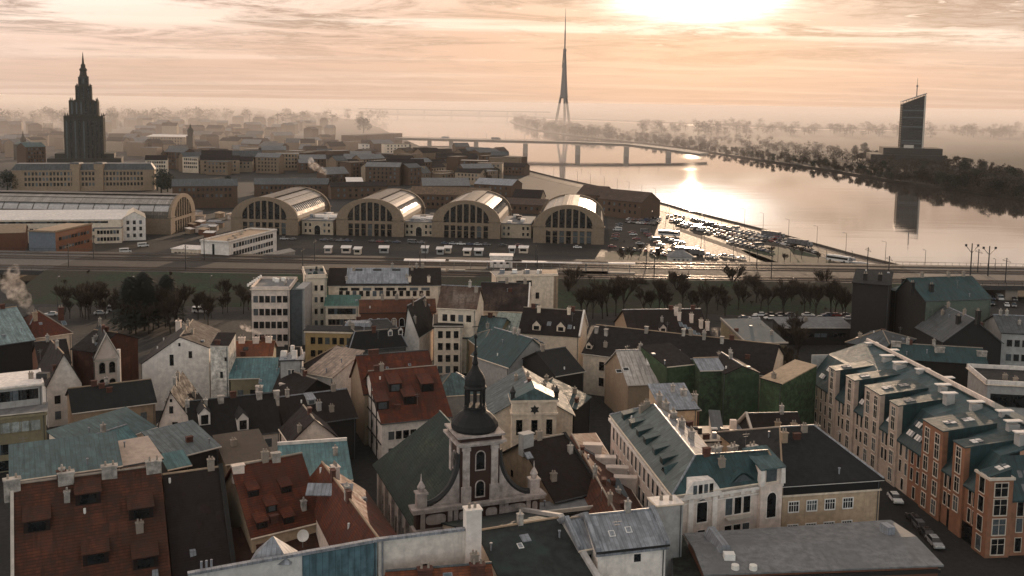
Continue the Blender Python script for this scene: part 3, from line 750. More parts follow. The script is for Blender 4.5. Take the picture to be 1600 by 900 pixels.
MB().box(-4.5, -3, 0, 4.5, 3, 4.6).build('wall', PLW, r); MB().box(-4.8, -3.3, 4.6, 4.8, 3.3, 4.9).build('roof', WROOF, r)
for x in (-2.5, 0, 2.5): add_window(r, (x, -3, 1.5), 0, 1.1, 1.3, 'bare')
p = P(1068, 418, 0); r = thing('pavilion', 'small white pavilion with a hipped grey roof beside the forecourt', 'pavilion', (p.x, 448, 0))
MB().box(-5, -4, 0, 5, 4, 3.6).build('wall', PLW, r); MB().mesh([(-6,-5,3.6),(6,-5,3.6),(6,5,3.6),(-6,5,3.6),(-1.5,0,6.2),(1.5,0,6.2)], [(0,1,5,4),(1,2,5),(2,3,4,5),(3,0,4),(3,2,1,0)]).build('roof', FELT, r)
for x in (-3, -1, 1, 3): add_window(r, (x, -4, 1.0), 0, 1.0, 1.6, 'bare')

# ------------------------------------------------------------------ market halls
HALLC = M('market_concrete', (0.215, 0.16, 0.112), 0.9)
HALLR = M('market_roof_sheet', (0.30, 0.27, 0.24), 0.42, 'seam', 0.2, step=1.2)
HALLD = M('market_roof_dark', (0.11, 0.095, 0.08), 0.6, 'seam', 0.25, step=1.2)
HALLG = M('market_skylight', (0.30, 0.30, 0.30), 0.16, 'plain', 0.15, spec=0.9)
def ell(a, b, z, t): return (a*cos(t), z+b*sin(t))
def market_hall(px, py, label, rz, L=64, cols=7):
    p = P(px, py, 0); r = thing('market_hall', label, 'market hall', (p.x, p.y, 0), rz, 'arched market halls')
    zs, N = 8.2, 18
    A, B = 18.2, 11.9
    oc = [ell(A, B, zs, pi-pi*k/N) for k in range(N+1)]; ic = [ell(12.2, 9.4, zs+.5, pi-pi*k/N) for k in range(N+1)]
    for y0, nm in ((0, 'front_arch'), (L-1.2, 'rear_arch')):
        mb = MB().arch(oc, ic, y0, y0+1.3)
        mb.box(-18.2, y0, 0, -12.2, y0+1.3, 8.7); mb.box(12.2, y0, 0, 18.2, y0+1.3, 8.7); mb.box(-12.2, y0+.02, 6.6, 12.2, y0+1.28, 8.1)
        for k in range(cols+1): mb.box(-12.2+24.4*k/cols-.55, y0+.03, 0, -12.2+24.4*k/cols+.55, y0+1.2, 6.6)
        for x in (-15.2, 15.2): mb.cbox(x, y0+.6, 8.7, 7, 2.0, .5)
        mb.build(nm, HALLC, r)
        mb = MB(); yy = y0+.75
        mb.poly([(-12.3, yy, 8.0), (12.3, yy, 8.0)]+[(x, yy, z) for x, z in ic[::-1]]); f = mb.build('great_window', GLASSD, r)
        for k in range(1, cols):
            x = -12.2+24.4*k/cols; h = 9.4*sqrt(max(0, 1-(x/12.2)**2))+zs+.5
            link('mullion', MB().box(x-.42, y0+.05, 8.1, x+.42, y0+1.25, h).data('mullion', [HALLC]), f)
        if y0 == 0:
            for k in range(cols):
                x = -12.2+24.4*(k+.5)/cols
                o = link('window', MB().box(-1.3, .6, .4 if k != cols//2 else 0, 1.3, .72, 6.2).data('window', [GLASSD]), r, (x, 0, 0))
                link('transom', MB().box(-1.3, .5, 3.6, 1.3, .66, 3.9).data('transom', [HALLC]), o)
    mb = MB().box(-17.6, 1.3, 0, -16.9, L-1.2, 8.2); mb.box(16.9, 1.3, 0, 17.6, L-1.2, 8.2); mb.build('side_wall', HALLC, r)
    me = MB().box(-.04, -1.3, 0, .05, 1.3, 2.2).data('side_window', [GLASSD])
    for k in range(12): link('side_window', me, r, (17.62, 5+k*(L-10)/11, 4.6))
    def shell(t0, t1, a, b, n, nm, mat, th=.5, y0=1.3, y1=L-1.2, step=0):
        o_ = [ell(a, b, zs, radians(t0+(t1-t0)*k/n)) for k in range(n+1)]; i_ = [ell(a-th, b-th, zs, radians(t0+(t1-t0)*k/n)) for k in range(n+1)]
        return MB().arch(o_[::-1], i_[::-1], y0, y1).build(nm, mat, r)
    shell(0, 20, 17.4, 10.9, 2, 'lower_roof', HALLD); shell(160, 180, 17.4, 10.9, 2, 'lower_roof', HALLD)
    for t0, t1 in ((20, 40), (140, 160)):
        sk = shell(t0, t1, 16.9, 10.6, 2, 'skylight_band', HALLG, .3)
        n = 18
        for k in range(n+1):
            mb = MB(); y = 2+(L-4.5)*k/n; q0 = ell(17.0, 10.7, zs, radians(t0)); q1 = ell(17.0, 10.7, zs, radians((t0+t1)/2)); q2 = ell(17.0, 10.7, zs, radians(t1))
            mb.bar((q0[0], y, q0[1]), (q1[0], y, q1[1]), .2); mb.bar((q1[0], y, q1[1]), (q2[0], y, q2[1]), .2)
            link('skylight_bar', mb.data('skylight_bar', [HALLD]), sk)
    shell(40, 76, 17.4, 11.0, 4, 'upper_roof', HALLR); shell(104, 140, 17.4, 11.0, 4, 'upper_roof', HALLR)
    shell(76, 104, 17.4, 11.7, 3, 'roof_ridge', HALLD)
    for t in (40, 60, 120, 140):
        q = ell(17.6, 11.15, zs, radians(t)); MB().bar((q[0], 1.3, q[1]), (q[0], L-1.2, q[1]), .18).build('roof_rail', HALLD, r)
    return r
H4 = radians(-5)
for px, py, lb in ((413, 366.5, 'arched market hall nearest the white office block, bright skylight band on its flank'), (578, 369, 'second arched market hall from the white office block, one large white skylight panel'),
                   (728, 372, 'third arched market hall, standing straight beyond the beige block'), (888, 381, 'arched market hall nearest the river, beside the full car park')): market_hall(px, py, lb, H4)
market_hall(287, 360, 'side-on market hall with a long grey roof, its arched end beside the low yard', pi/2-radians(2), 150)
for px, py, lb, wd in ((493, 368.5, 'low cream gate building with an arched door, joining the first and second hall', 17), (653, 371, 'low cream gate building with an arched door, joining the second and third hall', 15), (806, 374, 'plain low lean-to building between the third hall and the riverside hall', 16)):
    p = P(px, py, 0); r = thing('gate_building', lb, 'building', (p.x, p.y+5, 0), H4, 'low buildings joining the market halls')
    MB().box(-wd/2, 0, 0, wd/2, 34, 7.4).build('wall', M('market_cream', (.42, .34, .25), .9), r)
    mb = MB().box(-wd/2-.3, -.3, 7.4, wd/2+.3, 34.3, 7.9); mb.build('roof', FELT, r)
    if wd != 16: 
        o = add_window(r, (0, -.02, 0.02), 0, 3.2, 3.4, 'round', PLC, GLASSD, name='door')
        o.name = 'door'
    for sx in (-1, 1):
        for x in (3.9, 6.3):
            for z in (1.2, 4.4): add_window(r, (sx*x, -.02, z), 0, 1.2, 1.7, 'thin', PLC, GLASSD)
    for k in range(5):
        mb = MB().cbox(0, 0, 0, random.uniform(1.5, 4), random.uniform(1.5, 5), random.uniform(.8, 2.0)); mb.build('roof_light', random.choice([WROOF, ZINC, HALLD, WROOF]), r, (random.uniform(-wd/2+2.5, wd/2-2.5), 4+k*6, 7.9))
    if wd == 15 or wd == 17:
        MB().box(-wd/2+1, 12, 7.9, wd/2-1, 20, 9.0, 0, .5, 2).build('skylight_ridge', WROOF, r)

# ------------------------------------------------------------------ the district round the halls
b = house('long_institute', 'long cream two-winged building with grey-green mansard roof below the stepped tower', 'building', (17, 266), (242, 265), 16, 20, PLT, ZINCD, 'mansard', 4.5, ins=3)
b.windows('a', 'b', 34, [12, 8], 1.5, 2.4, 'bare').windows('a', 'b', 34, [4], 1.5, 2.4, 'bare').band([('a', 'b')], 15.2, .7, .5, PLT)
for f in (.435, .60):
    q = b.L['a']*(1-f)+b.L['b']*f; b.add(MB().box(-3.4, -.6, 0, 3.4, 8, 20.5), 'bay', PLT, (q.x, q.y, 0)); b.add(MB().box(-3.7, -.9, 20.5, 3.7, 8, 21.6, 0, .8, .8), 'bay_roof', ZINCD, (q.x, q.y, 0))
b = house('warehouse', 'long low building with a white roof in front of the side-on market hall', 'warehouse', (-70, 344), (190, 342.5), 11.5, 26, PLC, WROOF, 'shed', 2.0)
b.windows('a', 'b', 40, [9.6], 1.6, 1.0, 'bare', gm=GLASSD).windows('a', 'b', 24, [5.5, 2], 1.6, 1.6, 'bare')
b = house('end_block', 'three-storey gabled cream end block of the white-roofed warehouse', 'building', (191, 341), (228, 340), 11.4, 20, PLW, PLC, 'across', 3.2)
b.windows('a', 'b', 3, [8.2, 5, 1.6], 1.3, 1.9, 'bare').windows('b', 'c', 4, [8.2, 5], 1.0, 1.2, 'bare')
b = house('low_wing', 'two-storey cream wing with rows of dark windows beside the end block', 'building', (146, 357), (191, 356), 7.5, 9, PLC, FELT, 'flat')
b.windows('a', 'b', 7, [4.6, 1.2], 1.2, 1.8, 'bare')
b = house('slab_block', 'brown block with a blue-grey end wall at the edge of the yard', 'building', (43, 361), (86, 362.5), 12.4, 30, M('blue_grey_cladding', (.13, .15, .175), .8), PLT, 'flat', sidemats={('b', 'c'): M('rusty_brown_cladding', (.20, .085, .045), .85)})
b.windows('b', 'c', 10, [8.2, 4.2], 1.9, 1.4, 'bare'); parapet(b, [('a', 'b'), ('b', 'c')], .5, .3, PLT)
b = house('shed_building', 'low tan-roofed shed left of the blue-grey end wall', 'building', (-60, 366), (40, 363), 8.5, 16, PLBR, PLT, 'gable', 3)
b = house('office_block', 'white three-storey office block with a blank narrow end and dark window strip', 'office building', (312, 376.5), (357, 379), 11.5, 43, PLW, PLT, 'flat')
b.windows('b', 'c', 15, [8.6, 5.2, 1.8], 1.9, 1.9, 'bare'); parapet(b, [('a', 'b'), ('b', 'c'), ('c', 'd'), ('d', 'a')], .6, .35, PLW)
q = b.W['a']*.5+b.W['b']*.5; add_window(b.root, (q.x-.6, q.y, 1.0), atan2(b.W['b'].y-b.W['a'].y, b.W['b'].x-b.W['a'].x), 1.0, 9.5, 'bare', gm=GLASSD)
for k in range(6): b.add(MB().cbox(0, 0, -.3, 1.2, 2.2, 1.0), 'roof_vent', STONE, (random.uniform(-2, 2), -15+k*6, 11.5))
b = house('annex', 'low white-roofed annex left of the white office block', 'building', (266, 388), (312, 390), 4.6, 12, PLC, WROOF, 'flat'); b.windows('a', 'b', 6, [1.6], 1.2, 1.4, 'bare')
b = house('station_wall', 'pale retaining wall at the corner of the paved yard', 'wall', (250, 403), (312, 416), 4, 2.2, PLG, CONC, 'flat')
b = house('ramp_building', 'low concrete footbridge ramp beside the grass bank', 'ramp', (415, 402), (462, 392), 5, 3, CONC, CONC, 'shed', 1)
BRW = M('sooty_brown_brick', (.095, .060, .040), .9)
TNB = M('dim_tan_render', (.20, .145, .10), .9); CRB = M('dim_cream_render', (.32, .25, .18), .9)
for nm, lb, A, B_, ze, d, wl, rf, zr, n in (
    ('warehouse', 'brown warehouse with a blue-grey roof behind the first market hall', (268, 291), (372, 290), 14.5, 16, BRW, ZINCD, 4, 12),
    ('warehouse', 'long low warehouse with a dull grey roof behind the first hall roof', (396, 288), (514, 288), 9, 18, BRW, ZINCD, 4, 14),
    ('warehouse', 'small brown warehouse with a dark roof behind the second hall', (516, 292), (606, 291), 9, 15, BRW, BRN, 3, 8),
    ('warehouse', 'long brown warehouse behind the gap between second and third hall', (640, 303), (765, 306), 9.5, 18, BRW, M('tan_tiles', (.17, .115, .075), .9, 'tile'), 4.5, 14),
    ('warehouse', 'brick warehouse with a grey gable roof behind the third hall', (660, 290), (735, 290), 10, 20, BRW, FELT, 5, 6),
    ('warehouse', 'brick warehouse with a pale sunlit roof left of the river bend', (740, 287), (800, 290), 9, 22, BRW, ZINC, 4, 6),
    ('warehouse', 'tall red-brown riverside warehouse with a steep dark roof by the car park', (934, 310), (1003, 317), 11, 20, BRW, M('warehouse_roof', (.09, .06, .045), .85, 'tile'), 6, 7),
    ('warehouse', 'red-brown riverside warehouse with a stepped ridge behind the riverside hall', (900, 303), (940, 306), 12, 20, BRW, M('warehouse_roof', (.09, .06, .045), .85, 'tile'), 5.5, 4),
    ('warehouse', 'low brown market shed between third and riverside hall roofs', (785, 318), (850, 321), 6, 22, BRW, M('warehouse_roof', (.09, .06, .045), .85, 'tile'), 3, 6),
    ('warehouse', 'brown gabled shed right behind the third market hall', (800, 308), (845, 310), 9, 14, M('market_cream', (.42, .34, .25), .9), BRN, 5, 4)):
    b = house(nm, lb, nm.replace('_', ' '), A, B_, ze, d, wl, rf, 'gable', zr, group='brown warehouses round the halls'); b.windows('a', 'b', n, [ze-3.4] + ([ze-7.4] if ze > 8.6 else []), 1.4, 1.9, 'bare')
# white roof patch and blocks that stand out in the haze
for nm, lb, A, B_, ze, d, wl, rf, kind, zr, n, rows in (
    ('flat_block', 'small block with a sunlit white roof behind the second hall', (541, 284), (568, 284), 9, 26, BRW, WROOF, 'shed', 1.5, 4, 1),
    ('corner_house', 'cream house with tall dark windows and sooty roof, above the second hall', (577, 249), (604, 248), 15, 14, PLC, BRN, 'gable', 4, 4, 3),
    ('river_block', 'dark flat-topped slab block at the bridge end on the near bank', (556, 212), (629, 208), 20, 24, BRW, BRN, 'flat', 0, 10, 4),
    ('river_house', 'stepped brown block standing on the water edge below the bridge', (747, 243), (804, 246), 16, 24, BRW, BRN, 'flat', 0, 8, 3),
    ('river_house', 'lower brown tenement left of the block on the water edge', (680, 247), (746, 248), 12, 22, BRW, BRN, 'gable', 5, 8, 3),
    ('river_house', 'hazy brown tenement under the bridge end with a jagged roofline', (640, 240), (700, 240), 13, 20, BRW, BRN, 'gable', 5, 8, 3),
    ('tenement', 'cream tenement in the haze right of the white-roofed block', (600, 225), (640, 225), 18, 16, PLC, BRN, 'flat', 0, 6, 4),
    ('tenement', 'pale square tenement in the haze, left of the cream haze tenement', (563, 225), (578, 225), 16, 14, PLW, FELT, 'flat', 0, 2, 3),
    ('school', 'wide block with a bright white roof strip right of the stepped tower', (228, 213), (290, 214), 20, 26, PLT, WROOF, 'shed', 2, 12, 3),
    ('tenement', 'tall grey tenement left of the stepped tower', (40, 230), (72, 229), 22, 16, BRW, TEALG, 'gable', 4, 6, 4),
    ('tenement', 'cream three-storey tenement between stepped tower and turret', (226, 250), (262, 250), 14, 14, PLC, BRN, 'gable', 4, 8, 3),
    ('tenement', 'cream colonnaded block below the slim turret', (284, 245), (310, 246), 15, 14, PLC, FELT, 'flat', 0, 7, 3),
    ('tenement', 'pale wide tenement right of the slim turret', (312, 250), (375, 250), 13, 14, PLT, BRN, 'gable', 4, 10, 3),
    ('tenement', 'square cream mansion in haze above the first hall', (432, 240), (468, 240), 17, 16, PLT, FELT, 'flat', 0, 6, 4)):
    b = house(nm, lb, nm.replace('_', ' '), A, B_, ze, d, wl, rf, kind, zr); b.windows('a', 'b', n, [ze-3.2-3.6*k for k in range(rows)], 1.5, 2.0, 'bare')
q = Q(298, 238, 1180); r = thing('turret', 'slim domed turret rising over hazy tenements right of the stepped tower', 'tower', (q.x, q.y, 0))
MB().cbox(0, 0, 0, 7.5, 7.5, 26).build('wall', DSTONE, r); MB().lathe([(3.4, 26), (3.4, 31), (3.9, 31.2), (3.2, 34), (1.2, 36), (.5, 39), (.1, 41)], 10).build('dome', DSTONE, r)
q = Q(37, 240, 1100); r = thing('spired_house', 'dark house with a small pointed turret left of the stepped tower', 'house', (q.x, q.y, 0))
MB().box(-8, -6, 0, 12, 8, 17).build('wall', DSTONE, r); MB().lathe([(3, 17), (3, 22), (3.6, 22.2), (1.2, 26), (.5, 29), (.1, 33)], 8).build('spire', DSTONE, r)
MB().box(-8.4, -6.4, 17, 12.4, 8.4, 20, 0, 3, 5).build('roof', TEALG, r)
# the hazy quarter behind: individual houses, thinning with distance
rnd = random.Random(11); nh = 0; placed = []
pal = [(CRB, BRN, 'cream', 'brown'), (TNB, BRN, 'tan', 'brown'), (BRW, BRN, 'brown brick', 'dark'), (TNB, ZINCD, 'tan', 'grey'), (BRW, ZINCD, 'brown brick', 'grey'), (TNB, FELT, 'tan', 'pale'), (CRB, BRN, 'cream', 'brown'), (BRW, FELT, 'brown brick', 'pale')]
for t in range(2600):
    if nh > 275: break
    py = 194+(rnd.random()**0.85)*96; px = rnd.uniform(-30, 800 if py > 246 else 600 if py > 236 else 520)
    if py > 246 and px < 255: continue
    if py > 268 and px < 262: continue
    if py > 274 and px < 520: continue
    if 95 < px < 175 and py > 235: continue
    p = P(px, py, 0)
    if any((p-q).length < 10+0.0085*p.y for q in placed): continue
    placed.append(p); k = rnd.randrange(len(pal)); wl, rf, cw, cr = pal[k]
    w_ = rnd.uniform(12, 34); d = rnd.uniform(11, 18); h = rnd.uniform(8, 17) if p.y < 1600 else rnd.uniform(10, 24); rz = rnd.choice([rnd.uniform(-.5, .5), rnd.uniform(.7, 1.2)])
    a = p+Vector((-cos(rz)*w_/2, -sin(rz)*w_/2, h)); b_ = p+Vector((cos(rz)*w_/2, sin(rz)*w_/2, h))
    kind = 'flat' if rnd.random() < .3 else 'gable'
    where = 'behind the market' if p.y < 1300 else 'far off in the haze'
    V, fs = rect(a, b_, h, d, rnd.uniform(3, 6), kind)
    bl = Bld('tenement', f'{cw} tenement with a {cr} {"flat" if kind == "flat" else "pitched"} roof, {where}', 'tenement', V, fs, wl, rf, group=f'{cw} tenements with {cr} {kind} roofs {where}')
    if p.y < 1000:
        n = int(w_/4)
        me = MB()
        for zz_ in [h-3-3.4*j for j in range(int((h-1)/3.4))]: bl.windows('a', 'b', n, [zz_], 1.4, 1.9, 'bare')
    if rnd.random() < .5:
        q = bl.L[fs[0][2]]; bl.add(MB().cbox(0, 0, -2, 1.6, 1.0, 4), 'chimney', STONE, q*.8)
    nh += 1
# ------------------------------------------------------------------ the old town
def RH(A, B, zt, ze, hd):
    """front eave points behind which a gable roof has its ridge through pixels A, B at height zt"""
    a, b = P(*A, zt), P(*B, zt); u = (b-a); u.z = 0; u = u.normalized(); v = Vector((-u.y, u.x, 0)); Z = Vector((0, 0, zt-ze))
    return a-v*hd-Z, b-v*hd-Z
def ridge_house(name, label, A, B, zt, ze, hd, wall, roof, cat='house', kind='gable', **kw):
    a, b = RH(A, B, zt, ze, hd); V, fs = rect(a, b, ze, 2*hd, zt-ze, kind)
    return Bld(name, label, cat, V, fs, wall, roof, **kw)
AB, BC, DA, CD = ('a', 'b'), ('b', 'c'), ('d', 'a'), ('c', 'd')
def gable_right(b): return [('b', 's'), ('s', 'c')]
def gable_left(b): return [('d', 'r'), ('r', 'a')]

# --- hotel quarter at the foot of the railway bank
b = house('office_building', 'grey four-storey office box with a dark glazed stair strip, left of the cream hotel', 'office building', (391, 452), (453, 452), 17, 17, PLP, FELT, 'flat')
b.windows('a', 'b', 6, [13, 9.2, 5.4, 1.6], 1.35, 2.0, 'thin', PLP, GLASSD, m=.03); parapet(b, [AB, BC, CD, DA], .7, .4, PLP)
bx = house('glazed_stair', 'tall dark glazed stair strip with grey end wall attached to the grey office box', 'building', (453.3, 453), (475, 452), 16.6, 12, GLASSD, TEALD, 'flat', oh=0.05, sidemats={BC: PLG})
q = bx.L['b']; bx.add(MB().box(-2.4, -.12, 0, .1, 12, 16.9), 'end_wall', PLG, (q.x, q.y, 0))
for x, y in ((0, 3), (1.5, 5), (-1, 4.4)): b.add(MB().cbox(x, y, 0, 1.2, .9, 1.1), 'vent', WHITE, (0, 0, 17))
for k in range(7): b.add(MB().cbox(0, 0, 0, .5, .5, .8), 'roof_post', WHITE, (b.L['d'].x+.5, b.L['a'].y+(b.L['d'].y-b.L['a'].y)*(k+.5)/7, 17.6))
b = house('hotel_tower', 'cream hotel corner block with a roof terrace, rising over the green-glazed annex', 'hotel', (476.5, 434), (511, 433), 18.2, 16, PLC, FELT, 'flat')
b.windows('a', 'b', 3, [14, 10.4, 6.8, 3.2], .9, 1.7, 'thin', PLC, GLASSD); parapet(b, [AB, BC, CD, DA], .9, .35, PLC)
for k in range(8): b.add(MB().cbox(0, 0, 0, random.uniform(.5, 1.2), random.uniform(.5, 1), random.uniform(.5, 1.4)), 'planter', random.choice([IRON, TEALD]), (random.uniform(-2, 2), random.uniform(-6, 6), 18.2))
b = house('hotel', 'long cream hotel wing with two rows of dark windows under a grey skylight roof', 'hotel', (511, 446), (690, 445.5), 14.4, 16, PLC, BRN, 'gable', 4.2)
b.windows('a', 'b', 14, [10.9, 7.6], 1.2, 1.7, 'bare').windows('a', 'b', 8, [12.7], 2.6, .9, 'bare').band([AB], 14.0, .3, .3, PLC)
a_, n_ = b.hit(0, 580, 437)
q = (b.L['a']*.72+b.L['r']*.28); q2 = b.L['a']*.3+b.L['b']*.7
b.add(MB().slab([(-12, -7.3, 15.0), (7.5, -7.3, 15.0), (7.5, -.3, 18.7), (-12, -.3, 18.7)], .25), 'glass_roof', ZINC, (0, 0, 0), b.dirang(0))
for x in (-8.5, -2.5, 3.5): b.add(MB().slab([(x-1.3, -1.8, 18.0), (x+1.3, -1.8, 18.0), (x+1.3, -1.0, 18.45), (x-1.3, -1.0, 18.45)], .1), 'roof_hatch', IRON, (0, 0, 0), b.dirang(0))
b.chimneys([(0, 640, 440), (0, 670, 440)], PLC)
b = house('hotel_annex', 'low green-roofed annex with a glazed band in front of the cream hotel', 'building', (506, 478), (562, 478), 10.2, 6, PLC, M('green_sheet', (.05, .13, .105), .6, 'seam', step=.6), 'shed', 2.2)
b.windows('a', 'b', 9, [7.6], 1.0, 1.8, 'bare', gm=GLASS).windows('a', 'b', 7, [4.3], 1.1, 1.8, 'thin', PLC, GLASSD)
b = house('brown_tenement', 'dark red-brown house with white arched window frames and a long brown roof', 'house', (561, 489), (682, 487), 13.2, 9, PLBR, M('rust_tiles', (.12, .045, .024), .9, 'tile'), 'gable', 2.8)
b.windows('a', 'b', 8, [9.2], 1.3, 1.6, 'round', WHITE, GLASSD).windows('a', 'b', 8, [5.4, 1.8], 1.2, 2.0, 'thin', WHITE, GLASSD).band([AB], 12.7, .4, .25, PLBR)
b = house('ochre_house', 'ochre three-storey house with a dark flat roof below the green-glazed annex', 'house', (474, 516), (560, 518), 12.2, 4, PLO, BLK, 'shed', .5, sidemats=None)
b.windows('a', 'b', 6, [8.6, 5.2, 1.8], 1.2, 1.8, 'thin', PLO, GLASSD).band([AB], 11.6, .5, .3, PLC)
b = house('cream_house', 'tall cream house with four rows of windows under a dark cornice and set-back top floor', 'house', (677, 509), (724, 509), 13.4, 14, PLC, BRN, 'flat')
b.windows('a', 'b', 3, [10, 6.8, 3.6, .6], 1.25, 1.9, 'thin', PLC, GLASSD); parapet(b, [AB], .5, .3, PLD); b.band([AB], 12.9, .6, .35, PLD)
b = house('attic_house', 'cream set-back attic floor with a brown snow-streaked roof on the tall cream house', 'house', (682, 481), (745, 484), 17.4, 12, PLC, M('streaked_tiles', (.10, .062, .045), .9, 'tile', col2=(.27, .22, .18)), 'gable', 5.0)
b.windows('a', 'b', 4, [13.9], 1.3, 1.8, 'bare')
b = house('olive_house', 'olive-plastered house with a green-grey roof and a glass roof panel', 'house', (722, 528), (775, 533), 9.6, 18, PLOL, TEALG, 'gable', 4.2)
b.windows('a', 'b', 3, [6.2, 2.8], 1.2, 1.8, 'thin', PLOL, GLASSD)
b = house('ochre_gable_house', 'brown ochre house with a hipped grey roof right of the olive house', 'house', (751, 545), (806, 541), 9.4, 13, M('brown_ochre_plaster', (.27, .19, .115), .9), TEALG, 'hip', 3.2)
b.windows('a', 'b', 3, [5.8, 2.2], 1.2, 1.9, 'thin', PLT, GLASSD)
b = house('glass_roofed_house', 'small house roofed with a grid of pale glass panes', 'house', (765, 516), (808, 519), 10.6, 10, PLOL, M('pale_glass_panes', (.26, .29, .24), .35, 'seam', .15, step=1.4), 'shed', 3.0)
b = ridge_house('red_roof_house', 'house with a big dark red roof and white gable edge before the blank beige block', (752, 441), (829, 443), 19, 12.6, 10, PLC, M('wine_tiles', (.018, .010, .0085), .9, 'tile', .4, col2=(.12, .08, .06)))
b.windows('a', 'b', 6, [9.4, 6], 1.2, 1.8, 'bare'); parapet(b, gable_right(b), .35, .4, PLW, 'gable_coping')
b = house('beige_block', 'blank beige block standing against the railway bank, tan end strip at its side', 'office building', (775, 432), (872, 430), 17, 10, PLC, FELT, 'flat')
b.windows('a', 'b', 1, [13.6], 2.4, 1.9, 'thin', PLC, GLASSD, us=[.38]); b.windows('a', 'b', 1, [13.6], 2.4, 1.9, 'thin', PLC, GLASSD, us=[.52, .08]); b.windows('a', 'b', 1, [9.5, 5.8, 2], 1.2, 2, 'bare', us=[.68])
q = b.L['b']; b.add(MB().box(-5.2, -.06, 0, .05, 10.05, 17.1), 'end_strip', PLT, (q.x, q.y, 0)); parapet(b, [AB], .5, .3, PLC)
for k in range(4): b.add(MB().cbox(0, 0, 0, 1.6, 1.4, 1.2), 'roof_unit', random.choice([WHITE, IRON, ZINC]), (-7+k*4, 0, 17))
b = ridge_house('dormer_house', 'low house with a dark red roof, two white dormers and white gable end', (818, 480), (914, 486), 16.6, 11.2, 7, PLC, BRN)
b.dormers([(0, 838, 516), (0, 876, 518)], 2.2, 1.4, 'gable', BRN, PLC); b.chimneys([(0, 842, 487), (0, 889, 490)], PLC); parapet(b, gable_right(b), .35, .5, PLW, 'gable_coping')
b.windows('b', 's', 1, [10.5], .9, 1.4, 'bare')
b.skylights([(0, 890, 511), (0, 858, 506)], .9, 1.2)
b = house('long_roof_house', 'cream house with a very long plain brown roof studded with small white chimneys', 'house', (908, 552), (1205, 588), 10.2, 22, PLC, M('umber_tiles', (.011, .0075, .0065), .9, 'tile', .4), 'gable', 5.0)
b.windows('a', 'b', 15, [6.4, 2.4], 1.3, 2.2, 'thin', PLC, GLASSD); b.chimneys([(0, 932, 520), (0, 947, 524), (0, 1010, 520), (0, 1068, 524), (0, 1100, 530), (0, 1128, 536)], SOOT, .8, .7, 1.6, 0); b.dormers([(0, 920, 545)], 1.5, 1.0, 'gable', BRN, PLC)
b = house('skylight_house', 'brown-roofed house with a row of bright skylights and clustered chimneys', 'house', (985, 528), (1112, 526), 9, 20, PLT, M('chestnut_tiles', (.020, .011, .0085), .9, 'tile', .4), 'gable', 5.6)
b.skylights([(0, 1064, 507), (0, 1071, 511), (0, 1078, 515), (0, 1085, 520), (0, 1092, 524)], .8, 1.6); b.chimneys([(0, 1056, 492), (0, 1061, 500), (0, 1080, 503), (0, 1095, 512), (0, 1105, 515)], PLP, .9, .8, 2.2, 2)
b.dormers([(0, 1036, 519)], 1.8, 1.2, 'gable', BRN, PLP)
b = house('grey_roof_hall', 'low hall with a broad blue-grey roof and a bare tan side wall among the trees', 'hall', (1166, 538), (1232, 537), 7.6, 22, PLOL, M('blue_grey_felt', (.10, .12, .125), .8), 'shed', 2.2)
parapet(b, [DA, AB], .4, .4, CONC)
b = house('long_shed', 'long low shed with a pale flat roof beside the parked cars', 'shed', (1222, 512), (1334, 512), 5.4, 10, PLD, FELT, 'shed', 1.2); b.windows('a', 'b', 9, [2.4], 1.8, 1.2, 'bare')
b = house('low_shed', 'low dark shed with a hipped slate roof behind the black-windowed bay terrace', 'shed', (1320, 535), (1395, 548), 8, 18, PLD, ZINCD, 'hip', 3)

# --- dark houses by the railway bridge
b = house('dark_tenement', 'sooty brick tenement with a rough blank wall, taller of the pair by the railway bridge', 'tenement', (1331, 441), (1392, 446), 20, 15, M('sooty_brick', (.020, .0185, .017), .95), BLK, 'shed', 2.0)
b.chimneys([(0, 1352, 437), (0, 1375, 438)], PLD, 1.2, .8, 1.8)
b = house('dark_tenement', 'sooty tenement with a sloping teal roof, shorter of the pair by the railway bridge', 'tenement', (1399, 455), (1446, 470), 17.5, 22, M('sooty_brick2', (.018, .016, .014), .95), TEALD, 'across', 5, rp=.35, sidemats={BC: M('mossy_plaster', (.10, .125, .10), .9)})
b.chimneys([(0, 1425, 452), (0, 1455, 455), (1, 1412, 446)], PLD, 1.2, .8, 2)
b = house('gap_wall', 'narrow dark house with a patched iron roof squeezed between the sooty tenements', 'house', (1388, 452), (1400, 455), 17, 14, PLD, TEALG, 'shed', 3)
b = house('dark_gable_house', 'dark gabled house with a pale grey roof slope in front of the railway bridge', 'house', (1473, 535), (1568, 536), 9.5, 18, PLD, ZINCD, 'across', 6.5)
b.chimneys([(1, 1497, 505), (0, 1528, 497)], PLD, 1.3, .9, 2)
b = house('grey_house', 'grey plastered house with two rows of windows at the right below the bridge', 'house', (1564, 520), (1655, 524), 11, 15, PLG, ZINCD, 'gable', 3.5)
b.windows('a', 'b', 6, [7.2, 3.2], 1.4, 1.9, 'thin', PLG, GLASSD)
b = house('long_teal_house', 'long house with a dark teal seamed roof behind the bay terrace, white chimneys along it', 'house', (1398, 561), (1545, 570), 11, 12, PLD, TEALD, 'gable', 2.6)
b.chimneys([(0, 1400, 541), (0, 1468, 550), (0, 1534, 556)], SOOT, 2.2, .7, 1.2, 0)
b = house('roof_terrace_block', 'pale grey flat-roofed block with a railed roof terrace behind the bay terrace', 'apartment building', (1541, 600), (1655, 606), 13, 14, PLG, BLK, 'flat')
parapet(b, [AB, BC, CD, DA], .9, .3, PLW); b.windows('a', 'b', 3, [8.2], 4.5, 2.6, 'thin', IRON, GLASSD)

